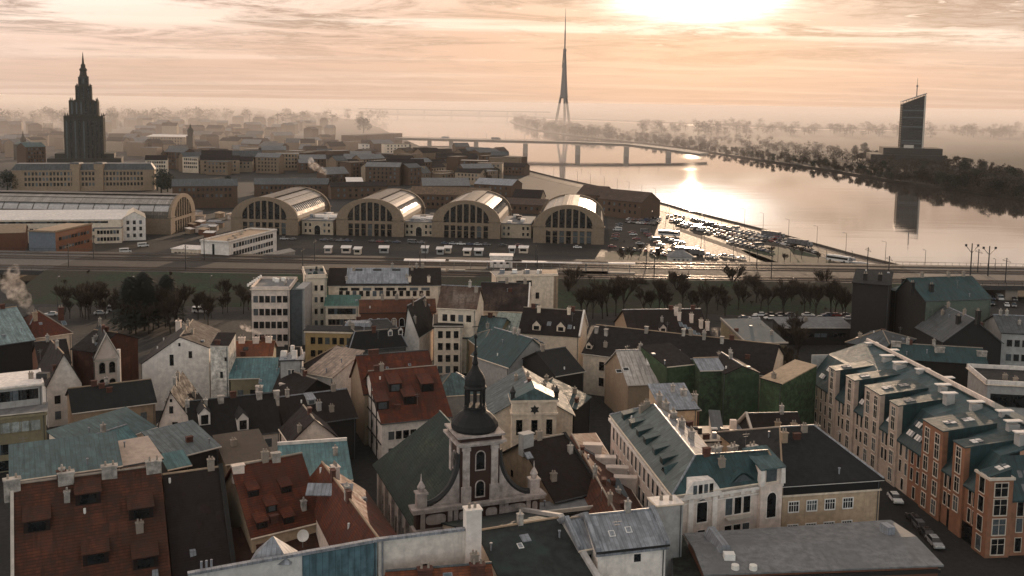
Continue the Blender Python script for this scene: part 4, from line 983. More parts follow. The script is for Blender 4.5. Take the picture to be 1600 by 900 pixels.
# --- the red-roofed pair and their neighbours
b = ridge_house('red_house', 'rear one of two joined houses with bright red-orange tile roofs', (556, 556), (670, 547), 17.5, 11, 7, PLT, RED, kind='gable')
b.skylights([(0, 605, 575), (0, 640, 570)], .4, .4)
b = ridge_house('red_house', 'front one of two joined red-orange roofed houses, with dormers and a timbered gable', (575, 580), (682, 571), 16.2, 8.6, 11.5, PLW, RED)
b.dormers([(0, 618, 612), (0, 668, 612), (0, 598, 640), (0, 641, 632)], 2.6, 1.7, 'shed', RED, REDD)
q, q2 = b.W['d'], b.W['a']; qr = b.W['r']; e_ = Vector((-.07, 0, 0))
for t in (.2, .4, .6, .8): 
    f = q2+(q-q2)*t; z1 = 8.4+7.2*(1-abs(t-.5)*2); b.add(MB().bar((f.x-.07, f.y, .2), (f.x-.07, f.y, z1), .13), 'timber_post', BRN)
for z in (4, 8.2, 11): 
    k = max(0, (z-8.6)/15); b.add(MB().bar(q2+(q-q2)*(k+.02)+Vector((-.08, 0, z-q2.z)), q2+(q-q2)*(.98-k)+Vector((-.08, 0, z-q2.z)), .13), 'timber_beam', BRN)
b.windows('d', 'a', 4, [5.2, 1.8], 1.2, 1.5, 'bare', m=.1)
b.windows('a', 'b', 8, [5, 1.6], 1.2, 1.7, 'thin', PLW, GLASSD)
b = house('narrow_gable', 'tall narrow blank white gable of a black-roofed house behind the red-orange roofs', 'house', (630, 526), (655, 528), 9, 14, PLW, BLK, 'across', 8.5, rp=.25)
b = house('black_roof_house', 'dark stone house with a black mansard roof and white dormers behind the red-orange roofs', 'house', (545, 548), (637, 541), 8, 16, M('dark_rubble', (.095, .095, .09), .95), BLK, 'mansard', 4.4, ins=2.0)
b.dormers([(0, 610, 525), (0, 626, 523)], 1.2, 1.4, 'gable', BLK, PLW); b.add(MB().box(-4, -2, 12.4, 3, 2, 13.3, 0, .5, .5), 'roof_hatch', ZINC, (-3, 0, 0))
b = house('dark_roof_house', 'dark brown hipped house half hidden left of the red-orange roofs', 'house', (462, 575), (542, 590), 8, 14, PLD, BRN, 'hip', 5)
b = house('teal_cone_house', 'small house with a low teal hipped roof beside the church lantern', 'house', (676, 620), (755, 615), 9, 10, PLG, TEALG, 'hip', 3.6)

# --- the grey-roofed prayer house with a star on its front
b = house('prayer_house', 'grey metal-roofed prayer house with a star on its cream gabled front', 'synagogue', (764, 651), (898, 649), 11.4, 18, PLC, M('prayer_house_sheet', (.15, .17, .17), .75, 'seam', .25, spec=.12, step=.6), 'across', 4.9)
b.skylights([(0, 846, 598), (0, 850, 606), (1, 822, 597), (1, 816, 606)], 1.2, .5); b.windows('b', 'c', 7, [7, 2.5], 1.3, 2.4, 'thin', PLC, GLASSD)
A_, B_ = b.W['a'], b.W['b']; ang = atan2(B_.y-A_.y, B_.x-A_.x); m_ = A_*.49+B_*.51
fr = thing_part('facade', b.root, (m_.x, m_.y, 1.5), ang)
fm = MB().box(-4.3, -2.8, -1.5, 4.3, 2, 13.4); fm.box(-4.6, -3.05, 10.9, 4.6, 2, 11.3); fm.box(-4.7, -3.1, 13.4, 4.7, 2, 13.9)
fm.box(-1.5, -3.0, 6.8, 1.5, -2.6, 13.38); fr.data = fm.data('facade', [PLC])
MB().mesh([(-4.7, -3.1, 13.9), (4.7, -3.1, 13.9), (0, -3.1, 16.2), (-4.7, 2.2, 13.9), (4.7, 2.2, 13.9), (0, 2.2, 16.2)], [(0, 1, 2), (1, 4, 5, 2), (3, 0, 2, 5), (4, 3, 5)]).build('pediment', TEALG, fr)
for x in (-2.9, 0, 2.9): add_window(fr, (x, -3.02 if x == 0 else -2.82, 7.0), 0, 1.2, 3.0, 'thin', PLC, GLASSD)
st = MB()
for k in range(2):
    t = [(0.95*cos(radians(90+180*k+120*j)), -3.06-.012*k, 12.0+0.95*sin(radians(90+180*k+120*j))) for j in range(3)]
    st.poly(t); ti = [(x*.55, y-.004, 12+(z-12)*.55) for x, y, z in t]
for j in range(6): st.poly([(.55*cos(radians(60*j+30)), -3.09, 12+.55*sin(radians(60*j+30))), (.55*cos(radians(60*j+90)), -3.09, 12+.55*sin(radians(60*j+90))), (0, -3.09, 12)])
st.build('star_emblem', IRON, fr)
for x in (-4.2, 4.2): fr_ = MB().cbox(x, -2.6, 13.9, .7, .7, 1.2); fr_.lathe([(.5, 15.1), (.6, 15.5), (.3, 16), (.05, 16.6)], 8, x, -2.6); fr_.build('corner_urn', IRON, fr)
b = house('ruined_gable_house', 'plain grey house with a steep blank gable behind the prayer house', 'house', (795, 575), (868, 560), 9, 15, PLG, TEALD, 'across', 6)
b.skylights([(0, 838, 530), (0, 846, 535)], 1.2, .8)
b = house('ivy_roof_house', 'dark overgrown house with a blackened roof right behind the prayer house', 'house', (868, 588), (915, 580), 9.5, 16, PLD, BLK, 'gable', 4)
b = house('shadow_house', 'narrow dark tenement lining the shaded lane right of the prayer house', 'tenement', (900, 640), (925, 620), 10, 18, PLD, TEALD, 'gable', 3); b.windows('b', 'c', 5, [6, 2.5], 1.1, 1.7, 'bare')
# --- ivy-green walls and the whitewashed roof
b = ridge_house('whitewashed_roof_house', 'house under a patched whitewashed sheet roof split in two halves', (962, 548), (1042, 545), 15, 9.4, 9, PLT, M('whitewashed_sheet', (.48, .44, .40), .8, 'seam', .2, step=1.1))
b.skylights([(0, 967, 580), (0, 978, 577)], 1.2, .8, IRON, WHITE); b.add(MB().cbox(0, 0, 10, 1.8, 3, 5.0), 'chimney_stack', PLD, (.3, 2, 0))
b.add(MB().slab([(.8, -4.2, 12.4), (9, -4.2, 12.4), (9, -.6, 15.2), (.8, -.6, 15.2)], .15), 'patch_sheet', WROOF, (0, 0, .12))
G2 = M('ivy_wall_pale', (.052, .085, .042), .95, 'plaster', .35)
for nm, lb, A, B_, ze, d, kd, zr, wl, rf in (
    ('ivy_house', 'house with an ivy-green blank wall and slanting top, first of the green row', (1042, 573), (1091, 568), 14, 12, 'shed', 2, G2, BRN),
    ('ivy_house', 'narrow darker ivy-green house in the middle of the green row', (1094, 579), (1134, 578), 13.6, 10, 'gable', 1.5, IVY, ZINC),
    ('ivy_house', 'widest ivy-green house with a low gable, in the green row', (1133.5, 584), (1187, 582), 13.4, 12, 'across', 1.6, IVY, BRN),
    ('ivy_house', 'last ivy-green house of the green row, with a sunlit tan roof slope', (1187.5, 590), (1222, 600), 12.4, 12, 'shed', 2.4, G2, PLB)):
    house(nm, lb, 'house', A, B_, ze, d, wl, rf, kd, zr, oh=.05)

# --- left side, behind
b = house('teal_roof_house', 'big house with a broad pale teal roof at the left above the flat white roof', 'house', (-70, 549), (56, 531), 12, 28, PLD, M('pale_teal_sheet', (.20, .27, .27), .6, 'seam', .3, step=.7), 'gable', 6)
b = house('smoking_house', 'red hip-roofed house with a smoking chimney', 'house', (36, 531), (114, 520), 11.4, 16, PLC, RED, 'hip', 5.2)
b.chimneys([(0, 55, 500)], PLT, 1.0, .8, 2.0); b.chimneys([(0, 95, 490)], BRICK, 1.2, .8, 1.6); b.skylights([(0, 100, 505)]); b.windows('a', 'b', 6, [8.2], 1.1, 1.5, 'bare')
SMOKE_AT = P(52, 492, 17)
b = house('brick_house', 'house with a bare rust-red brick wall next to the ornate cream front', 'house', (110, 545), (147, 550), 12.4, 15, BRICK, BRN, 'gable', 3)
b = house('ornate_house', 'ornate cream house with a stepped gable front and white corner strip', 'house', (147.5, 562), (187, 558), 11.2, 16, PLP, BLK, 'across', 5.5)
b.windows('a', 'b', 2, [7.6, 3.6, .4], 1.3, 2.0, 'round', TRIM, GLASSD).windows('b', 'c', 4, [7.4, 3.6], 1, 1.7, 'bare').band([AB], 10.6, .5, .3, TRIM); parapet(b, [('a', 'r'), ('r', 'b')], .5, .5, TRIM, 'gable_coping')
q = b.W['b']; b.add(MB().cbox(0, 0, 0, .7, .7, 13), 'corner_strip', PLW, (q.x, q.y, 0))
b = house('white_sided_house', 'dark red-roofed house with a white triangular gable left of the brick wall', 'house', (72, 606), (130, 598), 9, 14, PLW, REDD, 'across', 7); b.windows('a', 'b', 2, [5, 1.5], 1.2, 1.8, 'bare')
b = house('hidden_house', 'dark house with a tiled roof behind the triangular white gable', 'house', (60, 572), (112, 566), 10, 14, PLBR, REDD, 'gable', 4)
V = {'a': P(221, 568, 11.2), 'b': P(327, 543, 14.6), 'r': P(281, 526, 17.2)}
V['r'].y = V['a'].y*.45+V['b'].y*.55; V['r'] = Q(281, 526, V['r'].y)
u = (V['b']-V['a']); u.z = 0; u.normalize(); v = Vector((-u.y, u.x, 0))*18
V['c'] = V['b']+v; V['d'] = V['a']+v; V['s'] = V['r']+v
b = Bld('white_gable_house', 'broad white gabled house with a weathered blank front and thin brown roof edge', 'house', V, [['b', 'c', 's', 'r'], ['d', 'a', 'r', 's']], PLW, REDD, oh=.1)
b.windows('a', 'b', 1, [10.5], .9, 2.6, 'bare', us=[.44]); b.windows('a', 'b', 1, [12.2], .8, 1.6, 'bare', us=[.72]); b.windows('a', 'b', 1, [15], .5, .8, 'bare', us=[.56]); b.chimneys([(1, 279, 515)], PLP, 1.6, 1.2, 2.2, 3)
b = house('white_tower_house', 'slender whitewashed slab of a house with speckled wall and curved red top', 'house', (328, 540), (357, 540.5), 17.3, 6, M('speckled_whitewash', (.62, .58, .52), .9, 'plaster', .35), REDD, 'shed', 1.6, oh=.05)
b.windows('a', 'b', 1, [10], .6, 1.4, 'bare', us=[.6]); b.windows('a', 'b', 1, [13.8], .6, .9, 'bare', us=[.85])
b = ridge_house('orange_roof_house', 'house with a faded orange tile roof above a lower teal roof', (352, 533), (430, 532), 15.5, 13, 5, PLOL, ORG); b.skylights([(0, 384, 545)], 1.0, 1.0, IRON, GLASSD); b.chimneys([(0, 378, 535), (0, 400, 535), (0, 420, 534)], PLP, 1.4, .8, 1.2, 2)
SMOKE2_AT = P(404, 525, 18)
b = house('teal_lean_to', 'lower teal sheet-roofed house under the faded orange roof', 'house', (357, 592), (432, 590), 10.2, 7, PLOL, TEAL, 'shed', 2.8); b.windows('a', 'b', 3, [5.5], 1.2, 2.0, 'bare')
b = house('pale_block', 'pale plastered block crowded with white chimneys and roof clutter', 'house', (436, 563), (474, 562), 15.2, 7, PLG, ZINC, 'flat'); b.windows('a', 'b', 2, [11.5], .7, 1.4, 'thin', PLW, GLASSD, us=[.42, .56])
for k in range(9): b.add(MB().cbox(0, 0, 0, random.uniform(.5, 1.3), random.uniform(.4, 1), random.uniform(.6, 2.2)), 'chimney', random.choice([PLW, PLW, BLK, PLP]), (random.uniform(-2.2, 2.2), random.uniform(-3, 3), 15.2))
b = house('sheet_roof_house', 'narrow house with a light sheet roof right of the pale chimney block', 'house', (474, 582), (520, 590), 11, 12, PLW, M('pale_lit_sheet', (.36, .27, .21), .7, 'seam', step=.8), 'shed', 3.5)  # roof sheet coloured warm and pale for the sunlight on its slope
b = house('teal_shed', 'small teal sheet roof with a pale chimney below the pale chimney block', 'house', (404, 613), (473, 611), 9, 7, PLT, TEAL, 'shed', 3.4); b.chimneys([(0, 442, 606), (0, 405, 610)], PLP, 1.4, .9, 1.0, 0)
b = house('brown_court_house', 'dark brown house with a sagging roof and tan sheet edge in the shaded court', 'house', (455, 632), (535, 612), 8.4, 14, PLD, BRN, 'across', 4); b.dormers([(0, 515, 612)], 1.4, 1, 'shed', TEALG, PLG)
b = house('white_dormer_house', 'dark roofed house with two tall white gabled dormers', 'house', (299, 691), (441, 674), 10, 16, PLW, M('soot_tiles', (.009, .008, .0075), .9, 'tile', .4), 'gable', 5.2)
b.dormers([(0, 320, 664), (0, 380, 672)], 2.0, 2.2, 'gable', BLK, PLW); b.chimneys([(0, 345, 628), (0, 405, 622), (0, 432, 620)], SOOT, 1.0, .8, 1.2, 0); b.windows('a', 'b', 7, [7.2], 1.3, 1.6, 'bare')
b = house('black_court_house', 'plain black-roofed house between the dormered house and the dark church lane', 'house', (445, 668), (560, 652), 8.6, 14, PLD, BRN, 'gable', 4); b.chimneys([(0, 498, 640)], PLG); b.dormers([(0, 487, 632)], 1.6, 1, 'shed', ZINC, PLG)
b = house('gable_fronted_house', 'small white gabled front with four dark windows, beside the dormered dark roof', 'house', (246, 664), (304, 662), 10.4, 14, PLP, BRN, 'across', 6.4, rp=.36)
b.windows('a', 'b', 1, [12.4], .7, 1.4, 'bare', us=[.36]); b.windows('a', 'b', 1, [9.4], 1.0, 1.3, 'bare', us=[.46]); b.windows('a', 'b', 1, [5.8], 1.4, 1.2, 'bare', us=[.7]); b.windows('a', 'b', 1, [14.6], .4, .6, 'bare', us=[.36])
b = house('mossy_roof_house', 'long low house with a blackened mossy roof left of the small white gable', 'house', (112, 646), (246, 629), 9, 14, PLT, M('blackened_moss', (.013, .016, .0155), .95, 'tile', .5), 'gable', 3.2); b.windows('a', 'b', 6, [5], 1.2, 2.2, 'bare')
b = house('teal_wedge_house', 'long skewed pale-teal roof with a kink, below the blackened mossy roof', 'house', (122, 708), (246, 667), 9.2, 9, PLC, TEALG, 'shed', 2.4)
b = house('teal_wedge_house', 'second teal wedge roof with a sharp ridge in front of the skewed pale-teal roof', 'house', (150, 715), (222, 690), 10.5, 8, PLC, TEAL, 'gable', 2.4)
b = house('flat_white_house', 'modern house with a flat white roof and dark penthouse windows at the left edge', 'house', (-50, 613), (69, 600), 15.4, 12, PLG, WROOF, 'flat'); parapet(b, [AB, BC], .25, .3, WROOF); b.windows('a', 'b', 7, [12.6], 2.0, 2.0, 'bare')
b.add(MB().cbox(6.5, 2, 15.4, 2.2, 1.4, 1.1), 'roof_unit', IRON)
b = house('olive_balcony_house', 'olive-plastered storeys stepping out below the flat white roof', 'house', (-60, 655), (75, 641), 11.3, 6, PLOL, FELT, 'flat'); b.windows('a', 'b', 7, [7.6], 1.9, 2.0, 'thin', PLOL, M('pale_blind', (.30, .33, .32), .6, 'plain')).windows('a', 'b', 7, [3.4, .2], 1.9, 2.0, 'bare'); b.band([AB], 10.4, .5, .35, PLOL)
b = house('court_house', 'brown rough-roofed court house beside the slate-grey sheet roof', 'house', (352, 726), (428, 714), 11, 10, PLT, M('dusty_roof', (.11, .085, .065), .95), 'shed', 2)
b = house('slate_sheet_house', 'house with a slate-grey seamed sheet roof below the small white gable', 'house', (264, 718), (346, 697), 13, 10, PLD, M('slate_sheet', (.125, .15, .155), .6, 'seam', .3, step=1.0), 'shed', 2.2)
b = house('teal_strip_house', 'small bright teal lean-to roof in front of the slate-grey sheet roof', 'house', (262, 734), (300, 726), 12.4, 4, PLD, TEAL, 'shed', 1.4)
b = house('teal_band_house', 'long teal sheet roof running along behind the big red tile roof', 'house', (14, 752), (192, 727), 17, 10, PLG, TEALG, 'shed', 2.2)
b = house('pink_turret_house', 'pinkish flat roof corner with a round chimney at the end of the long teal roof', 'house', (192, 728), (256, 716), 16.2, 9, PLP, M('pink_roofing', (.42, .33, .27), .8), 'shed', 1.0)
b = house('teal_sheet_house', 'bright teal sheet roof with pale seams over the small dark gable', 'house', (436, 758), (552, 749), 14, 11.5, PLG, TEAL, 'shed', 2.4); parapet(b, [CD], .4, .4, PLW)
b = house('lit_gable_house', 'little house with a sunlit plank gable behind the bright teal sheet roof', 'house', (452, 694), (530, 684), 11, 9, PLP, REDD, 'across', 4)

# --- the foreground row
b = ridge_house('big_red_house', 'huge steep red tile roof with shed dormers, largest in the front row', (16, 758), (251, 727), 22, 10.5, 11.5, PLB, REDB)
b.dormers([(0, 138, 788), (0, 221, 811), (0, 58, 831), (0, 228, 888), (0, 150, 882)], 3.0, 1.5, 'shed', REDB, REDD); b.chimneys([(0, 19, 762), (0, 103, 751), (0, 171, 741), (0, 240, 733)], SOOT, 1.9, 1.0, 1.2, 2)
parapet(b, gable_left(b), .3, .4, TRIM, 'gable_coping')
b = ridge_house('shaded_red_house', 'dark brick-red roof in shade between the huge red roof and the dormered red roof', (254, 742), (348, 729), 20.5, 10, 10, PLD, REDD); parapet(b, gable_right(b), .5, .6, PLD, 'firewall')  # the shade over this roof is put into its darker tile colour
b = ridge_house('dormer_red_house', 'red tile roof with long narrow dormers in front of the bright teal sheet roof', (360, 730), (472, 708), 20.2, 12.8, 8, PLB, RED)
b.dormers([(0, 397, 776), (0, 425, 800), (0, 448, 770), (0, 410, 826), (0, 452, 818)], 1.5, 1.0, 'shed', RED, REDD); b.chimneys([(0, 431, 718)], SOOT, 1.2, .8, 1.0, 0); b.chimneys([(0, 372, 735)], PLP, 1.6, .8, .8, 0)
b = house('lower_red_roof', 'lower brown-red tile slope with a satellite dish below the dormered red roof', 'house', (360, 905), (560, 870), 9, 8, PLD, M('dull_red_tiles', (.062, .024, .014), .9, 'tile', .4), 'shed', 3.5)
V = {'r': P(503, 722, 19), 's': P(592, 842, 19), 'a': P(470, 762, 14), 'b': P(520, 862, 13.5), 'c': P(640, 862, 13.5), 'd': P(572, 766, 14)}
b = Bld('cross_gable_house', 'red gabled house turned sideways, its ridge running down to the pale parapet', 'house', V, [['a', 'b', 's', 'r'], ['c', 'd', 'r', 's']], PLP, RED)
b.chimneys([(1, 524, 745)], PLP, 1.3, .9, 1.6, 3); b.add(MB().slab([(-3.2, -.9, 0), (3.2, -.9, 0), (3.2, .9, 1.0), (-3.2, .9, 1.0)], .15), 'sheet_patch', ZINC, (b.hit(0, 515, 775)[0])+Vector((0, 0, .5)))
DISH = MB().lathe([(.05, 0), (.35, .08), (.6, .3)], 12)
def dish(lb, px, py, z, s=1.0):
    p = P(px, py, z); r = thing('satellite_dish', lb, 'satellite dish', p); MB().cyl(0, 0, -.6, 1.0, .05, .05, 6).build('pole', STEEL, r); o = MB().lathe([(.05, 0), (.4, .06), (.75, .28), (.77, .28), (.42, .03), (.05, -.05)], 14).build('dish', WHITE, r, (0, -.1, 1.0)); o.rotation_euler = (radians(70), 0, radians(25)); r.scale = (s,)*3
dish('grey satellite dish on the lower brown-red tile slope', 473, 848, 15.5)
dish('larger satellite dish near the ridge end of the sideways gabled house', 563, 832, 15.5, 1.4)
PAR = M('stained_parapet', (.56, .54, .51), .9, 'plaster', .3)
b = house('parapet_house', 'long house front with a stained pale parapet and a bright teal sheet panel', 'house', (296, 895), (590, 842), 21, 6, PAR, ZINCD, 'shed', -4, oh=0.02)
A_, B_ = b.W['a'], b.W['b']; ang = atan2(B_.y-A_.y, B_.x-A_.x); L_ = (B_-A_).length
q = A_+(B_-A_)*.58; b.add(MB().box(0, -.12, 0, L_*.415, .0, 20.6), 'sheet_panel', M('blue_teal_sheet', (.085, .16, .19), .55, 'seam', .25, step=.75), (q.x, q.y, 0), ang)
b.add(MB().box(-.2, -.25, 20.75, L_+.1, .35, 21.05), 'coping', ZINC, (A_.x, A_.y, 0), ang)
b.add(MB().mesh([(-2.4, -1.8, -1), (2.4, -1.8, -1), (2.4, 1.8, -1), (-2.4, 1.8, -1), (0, 0, 1.6)], [(0, 1, 4), (1, 2, 4), (2, 3, 4), (3, 0, 4), (3, 2, 1, 0)]), 'ridge_lantern', ZINC, (A_+(B_-A_)*.40+Vector((0, 2.2, .2))))
for t in (.05, .075, .1): q = A_+(B_-A_)*t; b.add(MB().cyl(0, 0, 0, .9, .14, .14, 8), 'flue', ZINC, (q.x, q.y+.6, 20.9))
b = house('plaster_wall_house', 'blank stained plaster house wall right of the teal sheet panel, tall white chimney on it', 'house', (591, 842), (737, 824), 21, 6, M('stained_plaster', (.62, .57, .51), .9, 'plaster', .3), ZINCD, 'shed', -4, oh=0.02)
A_, B_ = b.W['a'], b.W['b']; ang = atan2(B_.y-A_.y, B_.x-A_.x); L_ = (B_-A_).length
b.add(MB().box(-.1, -.25, 20.75, L_+.2, .35, 21.05), 'coping', ZINC, (A_.x, A_.y, 0), ang); b.add(MB().cyl(0, 0, 12, 20.7, .12, .12, 8), 'downpipe', ZINC, (A_.x+.5, A_.y-.15, 0))
b.add(MB().cbox(0, 0, 15, 1.9, 1.5, 8.2).cbox(0, 0, 23.2, 2.1, 1.7, .2), 'chimney_stack', PLW, (B_.x+.1, B_.y+.2, 0), ang); 
for x in (-.4, .3): b.add(MB().cyl(x, 0, 23.4, 24, .2, .16, 8), 'chimney_pot', STONE, (B_.x+.1, B_.y+.2, 0), ang)
q = A_+(B_-A_)*.5; add_window(b.root, (q.x, q.y, 16.3), ang, .8, .9, 'thin', TRIM, GLASSD)
b = ridge_house('bottom_red_house', 'red tiled roof top with a double chimney in front of the stained plaster wall', (602, 893), (768, 880), 18.2, 13, 6, PLT, ORG, kind='gable'); b.chimneys([(0, 664, 900), (0, 746, 893)], BRICK, 1.6, 1.0, .9, 2); b.skylights([(0, 700, 905)])
b = ridge_house('mossy_black_house', 'black moss-stained low roof with one skylight beside the tall white chimney', (744, 830), (880, 808), 18, 13.4, 14, PLC, M('black_moss_roof', (.018, .022, .021), .85, 'plaster', .5, col2=(.03, .06, .055)))
b.skylights([(0, 821, 841)], 1.0, 1.1, ZINC, ZINC); b.skylights([(0, 813, 853)], .5, .7, ZINC, WHITE); parapet(b, gable_right(b), .5, .7, M('pale_coping', (.40, .38, .36), .85), 'firewall')
b = ridge_house('zinc_house', 'white house with a bright zinc standing-seam roof between raised side parapets', (912, 806), (1023, 795), 19.6, 17, 4.9, PLW, ZINC)
parapet(b, gable_left(b)+gable_right(b), .5, .6, ZINC, 'side_parapet'); b.skylights([(0, 982, 828), (0, 956, 834)], .6, .7, ZINC, WHITE); b.windows('a', 'b', 1, [15.0, 10.8], .9, 1.0, 'bare', us=[.58]); b.windows('a', 'b', 1, [10.6], 1.3, 1.5, 'thin', PLW, GLASSD, us=[.15]); b.band([AB], 16.3, .3, .3, ZINC)
b = ridge_house('zinc_wing', 'narrow zinc-roofed wing with dark loggia openings left of the white zinc-roofed house', (882, 812), (911, 807), 18.8, 16.4, 4, PLG, ZINC); b.windows('a', 'b', 1, [13.2, 9.4], 1.7, 2.2, 'thin', PLG, GLASSD, us=[.55]); parapet(b, gable_left(b), .5, .6, ZINC, 'side_parapet')
b = house('chimney_block', 'grey plastered chimney block right behind the zinc-roofed white house', 'chimney', (1026, 790), (1068, 786), 18.6, 3, PLG, PLW, 'flat', oh=.02); 
for x in (-.6, .7): b.add(MB().cyl(x, 0, 18.6, 19.3, .25, .2, 8), 'chimney_pot', STONE)
V = {'a': P(1100, 898, 13), 'b': P(1475, 883, 13), 'c': P(1392, 812, 13), 'd': P(1068, 833, 13)}
for k in V: V[k].z = 13
V['m'] = (V['a']+V['d'])/2+Vector((0, 0, .7)); V['n'] = (V['b']+V['c'])/2+Vector((0, 0, .7))
b = Bld('flat_roof_hall', 'wide hall with a low grey felt roof, stained, crossing the front right', 'hall', V, [['a', 'b', 'n', 'm'], ['c', 'd', 'm', 'n']], PLBR, FELT, oh=.5, detail=False)
b.band([AB], 11.9, .5, .25, PLD)
MBX = MB().box(-1.0, -3.0, -.2, 1.0, 3.0, 1.0, 0, .55, .1)
p_, n_ = b.hit(1, 1122, 848); b.add(MBX, 'roof_light', ZINC, p_, radians(8)); p_, n_ = b.hit(0, 1139, 873); b.add(MB().cbox(0, 0, -.2, 1.4, 1.1, 1.0), 'vent_box', WHITE, p_)
p_, n_ = b.hit(1, 1386, 832); b.add(MB().cbox(0, 0, -.2, 1.1, 1.8, 1.3), 'vent_box', ZINC, p_, .3); p_, n_ = b.hit(0, 1165, 893)
for x in (-1.2, 1.1): b.add(MB().cyl(x, 0, -.2, .6, .55, .5, 12), 'roof_fan', LAMPW, p_+Vector((0, .6, 0)))
V = {'a': P(1052, 905, 11), 'b': P(1098, 902, 11), 'c': P(1066, 836, 11), 'd': P(1050, 838, 11)}
Bld('garden_roof', 'dark narrow roof overgrown with plants left of the grey felt hall roof', 'house', V, [['a', 'b', 'c', 'd']], PLD, M('roof_plants', (.03, .034, .026), .95, 'plaster', .6))
# ------------------------------------------------------------------ the church
def church():
    a, b = P(653, 792, 15.9), P(838, 768, 15.9); m_ = (a+b)/2; ang = atan2(b.y-a.y, b.x-a.x)
    r = thing('church', 'baroque church with a curved brown and white gable front and black onion-domed tower', 'church', (m_.x, m_.y, 0), ang)
    CB = M('church_brown', (.040, .020, .015), .9); CW = M('church_white', (.37, .32, .295), .9, 'plaster', .25); DOME = M('black_dome_sheet', (.008, .009, .0095), .8, 'plain', .3)
    CR = M('church_moss_roof', (.013, .027, .0225), .85, 'tile', .45, col2=(.038, .052, .03), step=.4)
    MB().box(-8.6, .6, 0, 8.6, 27, 12.6).build('nave_wall', PLG, r)
    R = 22.6
    mb = MB().slab([(-9.2, .9, 12.2), (0, .9, R), (0, 20, R), (-9.2, 27.6, 12.2)][::-1], .25).slab([(9.2, .9, 12.2), (9.2, 27.6, 12.2), (0, 20, R), (0, .9, R)], .25).slab([(9.2, 27.6, 12.2), (-9.2, 27.6, 12.2), (0, 20, R)], .25)
    mb.build('nave_roof', CR, r)
    MB().bar((0, .9, R+.1), (0, 20, R+.1), .18).build('ridge_cap', TEALD, r)
    for x, nm in ((-8.6, -1), (8.6, 1)):
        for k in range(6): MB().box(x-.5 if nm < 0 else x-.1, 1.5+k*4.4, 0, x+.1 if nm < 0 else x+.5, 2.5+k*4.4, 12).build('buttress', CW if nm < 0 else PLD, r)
        for k in range(5): add_window(r, (x+nm*.02, 4.2+k*4.4, 4), nm*pi/2, 1.6, 4.4, 'round', CW, GLASSD)
    # front
    MB().box(-9.2, -.5, 0, 9.2, 1.0, 15.4).build('front_wall', CB, r)
    for z, h, o in ((12.3, .5, .45), (15.2, .45, .6), (15.65, .25, .75)): MB().box(-9.2-o, -.5-o, z, 9.2+o, 1.1, z+h).build('cornice', CW, r)
    n = 20
    for x, w_, h_ in ((-6.4, 2.9, 1.5), (-2.2, 1.7, 1.35), (1.8, 1.7, 1.35), (5.6, 2.9, 1.5), (8.4, .8, 1.5)):
        pts = []
        for k in range(n):
            t = 2*pi*k/n; e = .62; pts.append((x+w_/2*abs(cos(t))**e*(1 if cos(t) > 0 else -1), 14.0+h_/2*abs(sin(t))**e*(1 if sin(t) > 0 else -1)))
        vs = [(px, -.60, pz) for px, pz in pts]+[(px, -.45, pz) for px, pz in pts]
        MB().mesh(vs, [tuple(range(n))]+[(n+k, n+(k+1) % n, (k+1) % n, k) for k in range(n)]).build('cartouche', CW, r)
    for x in (-8.3, -4.35, -3.5, 3.3, 4.0, 7.4): MB().box(x-.32, -.72, 12.8, x+.32, -.45, 15.2).build('pilaster', CW, r)
    for x in (-6.4, 6.4, 0): add_window(r, (x, -.52, 6), 0, 1.5, 3.4, 'round', CW, GLASSD)
    # curved side walls of the gable
    for s_ in (-1, 1):
        N = 12; c = [(s_*(3.0+5.0*(1-sin(pi/2*k/N))), 16.0+6.8*(1-cos(pi/2*k/N))) for k in range(N+1)]
        ft = [(s_*8.0, 15.9)]+c[0:]
        poly = c+[(s_*2.9, 15.9)]
        vs = [(x, -.35, z) for x, z in poly]+[(x, .35, z) for x, z in poly]; n_ = len(poly)
        o = MB().mesh(vs, [tuple(range(n_)) if s_ < 0 else tuple(range(n_-1, -1, -1)), tuple(range(n_, 2*n_)) if s_ > 0 else tuple(range(2*n_-1, n_-1, -1))]+[(k, n_+k, n_+(k+1) % n_, (k+1) % n_) for k in range(n_)]).build('volute', CW, r)
        mb = MB()
        for p, q in zip(c, c[1:]): mb.bar((p[0], 0, p[1]+.1), (q[0], 0, q[1]+.1), .48, .48, 6)
        mb.build('volute_coping', IRON, r)
        MB().cbox(s_*8.4, 0, 15.9, 1.4, 1.2, 1.9).cbox(s_*8.4, 0, 17.8, 1.7, 1.5, .25).lathe([(.35, 18.05), (.6, 18.7), (.35, 19.2), (.12, 19.6), (.03, 20.6)], 8, s_*8.4, 0).build('corner_pedestal', CW, r)
    # tower
    MB().box(-2.9, -.6, 15.4, 2.9, 4.8, 24.2).build('tower_wall', CB, r)
    for x in (-2.1, 2.1):
        MB().box(x-.5, -.85, 18.2, x+.5, -.55, 24.0).build('pilaster', CW, r); MB().box(x-.7, -1.0, 15.9, x+.7, -.55, 18.2).build('pilaster_base', CW, r)
        MB().box(x-.62, -.95, 23.4, x+.62, -.55, 23.9).build('capital', CW, r)
    for s_ in (-1, 1):
        for y in (.3, 4.0): MB().box(s_*2.9-.15, y-.5, 18, s_*2.9+.15, y+.5, 24).build('pilaster', CW, r)
        add_window(r, (s_*2.92, 2.1, 20), s_*pi/2, 1.1, 2.0, 'round', CW, GLASSD)
    add_window(r, (0, -.62, 20.5), 0, 1.25, 2.0, 'round', CW, GLASSD); add_window(r, (0, -.62, 16.6), 0, 1.2, 1.6, 'round', CW, GLASSD)
    for z, o, h in ((24.0, .35, .35), (24.35, .75, .35), (25.3, .6, .3)): MB().box(-2.9-o, -.6-o, z, 2.9+o, 4.8+o, z+h).build('tower_cornice', CW, r)
